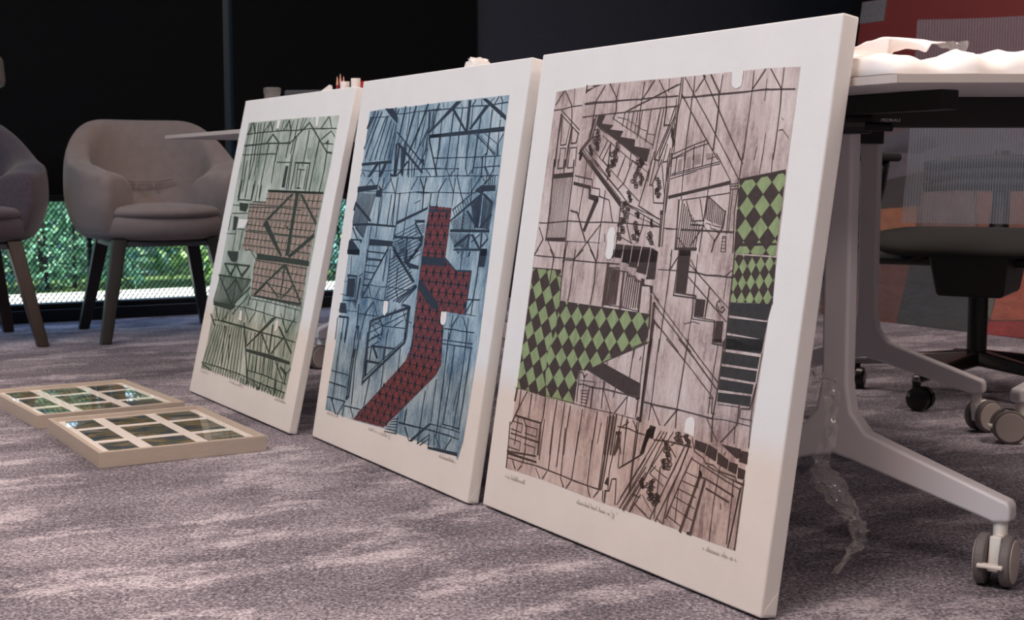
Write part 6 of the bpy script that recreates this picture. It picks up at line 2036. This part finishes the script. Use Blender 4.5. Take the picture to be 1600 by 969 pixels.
glassy('bubble_wrap', (.86, .86, .86, 1), 1.4, .16, haze=.05, bump=(70, .7))
pt = thing('wrapped_painting', 'large red abstract painting in bubble wrap leaning on the right wall', 'painting')
b0 = rm(4.12, 4.36, .006); lean = .155
e = -rm(0, 1); nn = rm(1, 0)
up = Vector((0, 0, 1)) * math.cos(lean) + nn * math.sin(lean); nb = nn * math.cos(lean) - Vector((0, 0, 1)) * math.sin(lean)
pt.location = b0; pt.rotation_euler = Matrix((e, nb, up)).transposed().to_euler()
q = MB(); q.box(0, 1.9, 0, .035, 0, 1.335); pc = q.build('painted_canvas', MATS['abstract_paint'], pt, bevel=.004)
q = MB(); q.box(.0, .14, -.0012, .0, 1.24, 1.332); o = q.build('grey_patch', MATS['paint_grey'], pc); o['label'] = 'grey painted corner'
for nm, c, pts in (
        ('purple_patch', (104, 92, 106), [(0.099, 0.694), (0.446, 0.678), (0.569, 0.722), (1.041, 0.735), (1.06, 0.619), (0.459, 0.606), (0.128, 0.542)]),
        ('maroon_patch', (60, 44, 50), [(0.128, 0.542), (0.459, 0.606), (0.484, 0.468), (0.147, 0.44)]),
        ('orange_patch', (176, 108, 74), [(0.147, 0.44), (0.457, 0.473), (0.487, 0.268), (0.183, 0.248)]),
        ('brown_patch', (108, 58, 54), [(0.183, 0.248), (0.471, 0.268), (0.434, -0.034), (0.235, -0.027)]),
        ('charcoal_patch', (50, 50, 58), [(0.471, 0.263), (0.799, 0.333), (0.873, -0.011), (0.44, -0.028)]),
        ('olive_patch', (106, 102, 94), [(0.816, 0.285), (0.947, 0.325), (0.908, 0.218), (0.893, 0.049), (0.842, 0.117)]),
        ('orange_patch', (184, 88, 62), [(0.953, 0.325), (1.132, 0.347), (1.177, 0.075), (0.895, 0.049), (0.914, 0.214)]),
        ('red_patch', (168, 46, 48), [(0.89, 0.044), (1.178, 0.07), (1.19, -0.002), (0.881, -0.005)]),
        ('rose_patch', (132, 98, 96), [(0.481, 0.575), (0.718, 0.588), (0.775, 0.351), (0.507, 0.341)]),
        ('rust_patch', (150, 84, 66), [(0.732, 0.596), (1.088, 0.619), (1.128, 0.37), (0.79, 0.352)]),
        ):
    q = MB(); q.add([(x, -.001, z) for x, z in pts], [tuple(range(len(pts)))])
    q.build(nm, mat('paint_%d_%d_%d' % c, rgb(*c), .6, noise=(14, .3, (1, 1, 2), 5)), pc)
q = MB(); q.add([(-.006, -.005, -.003), (1.906, -.005, -.003), (1.906, -.005, 1.06), (-.006, -.005, 1.06)], [(0, 1, 2, 3)]); q.build('bubble_wrap', MATS['bubble_wrap'], pt)

# ------------------------------------------------------------------ pendant lamp cut by the left edge
mat('lamp_grey', rgb(92, 90, 90), .35)
pl = thing('pendant_lamp', 'small dark grey pendant lamp cut off at the upper left edge', 'lamp', (-1.735, 4.55, 0), 0)
q = MB(); q.lathe([(.02, 1.0), (.05, .992), (.07, .965), (.075, .90), (.07, .882), (.06, .876), (.055, .885), (.02, .93)], seg=32); q.build('shade', MATS['lamp_grey'], pl, smooth=False)
q = MB(); q.lathe([(.0025, 1.0), (.0025, 2.8)], seg=8); q.build('cord', MATS['black_steel'], pl)
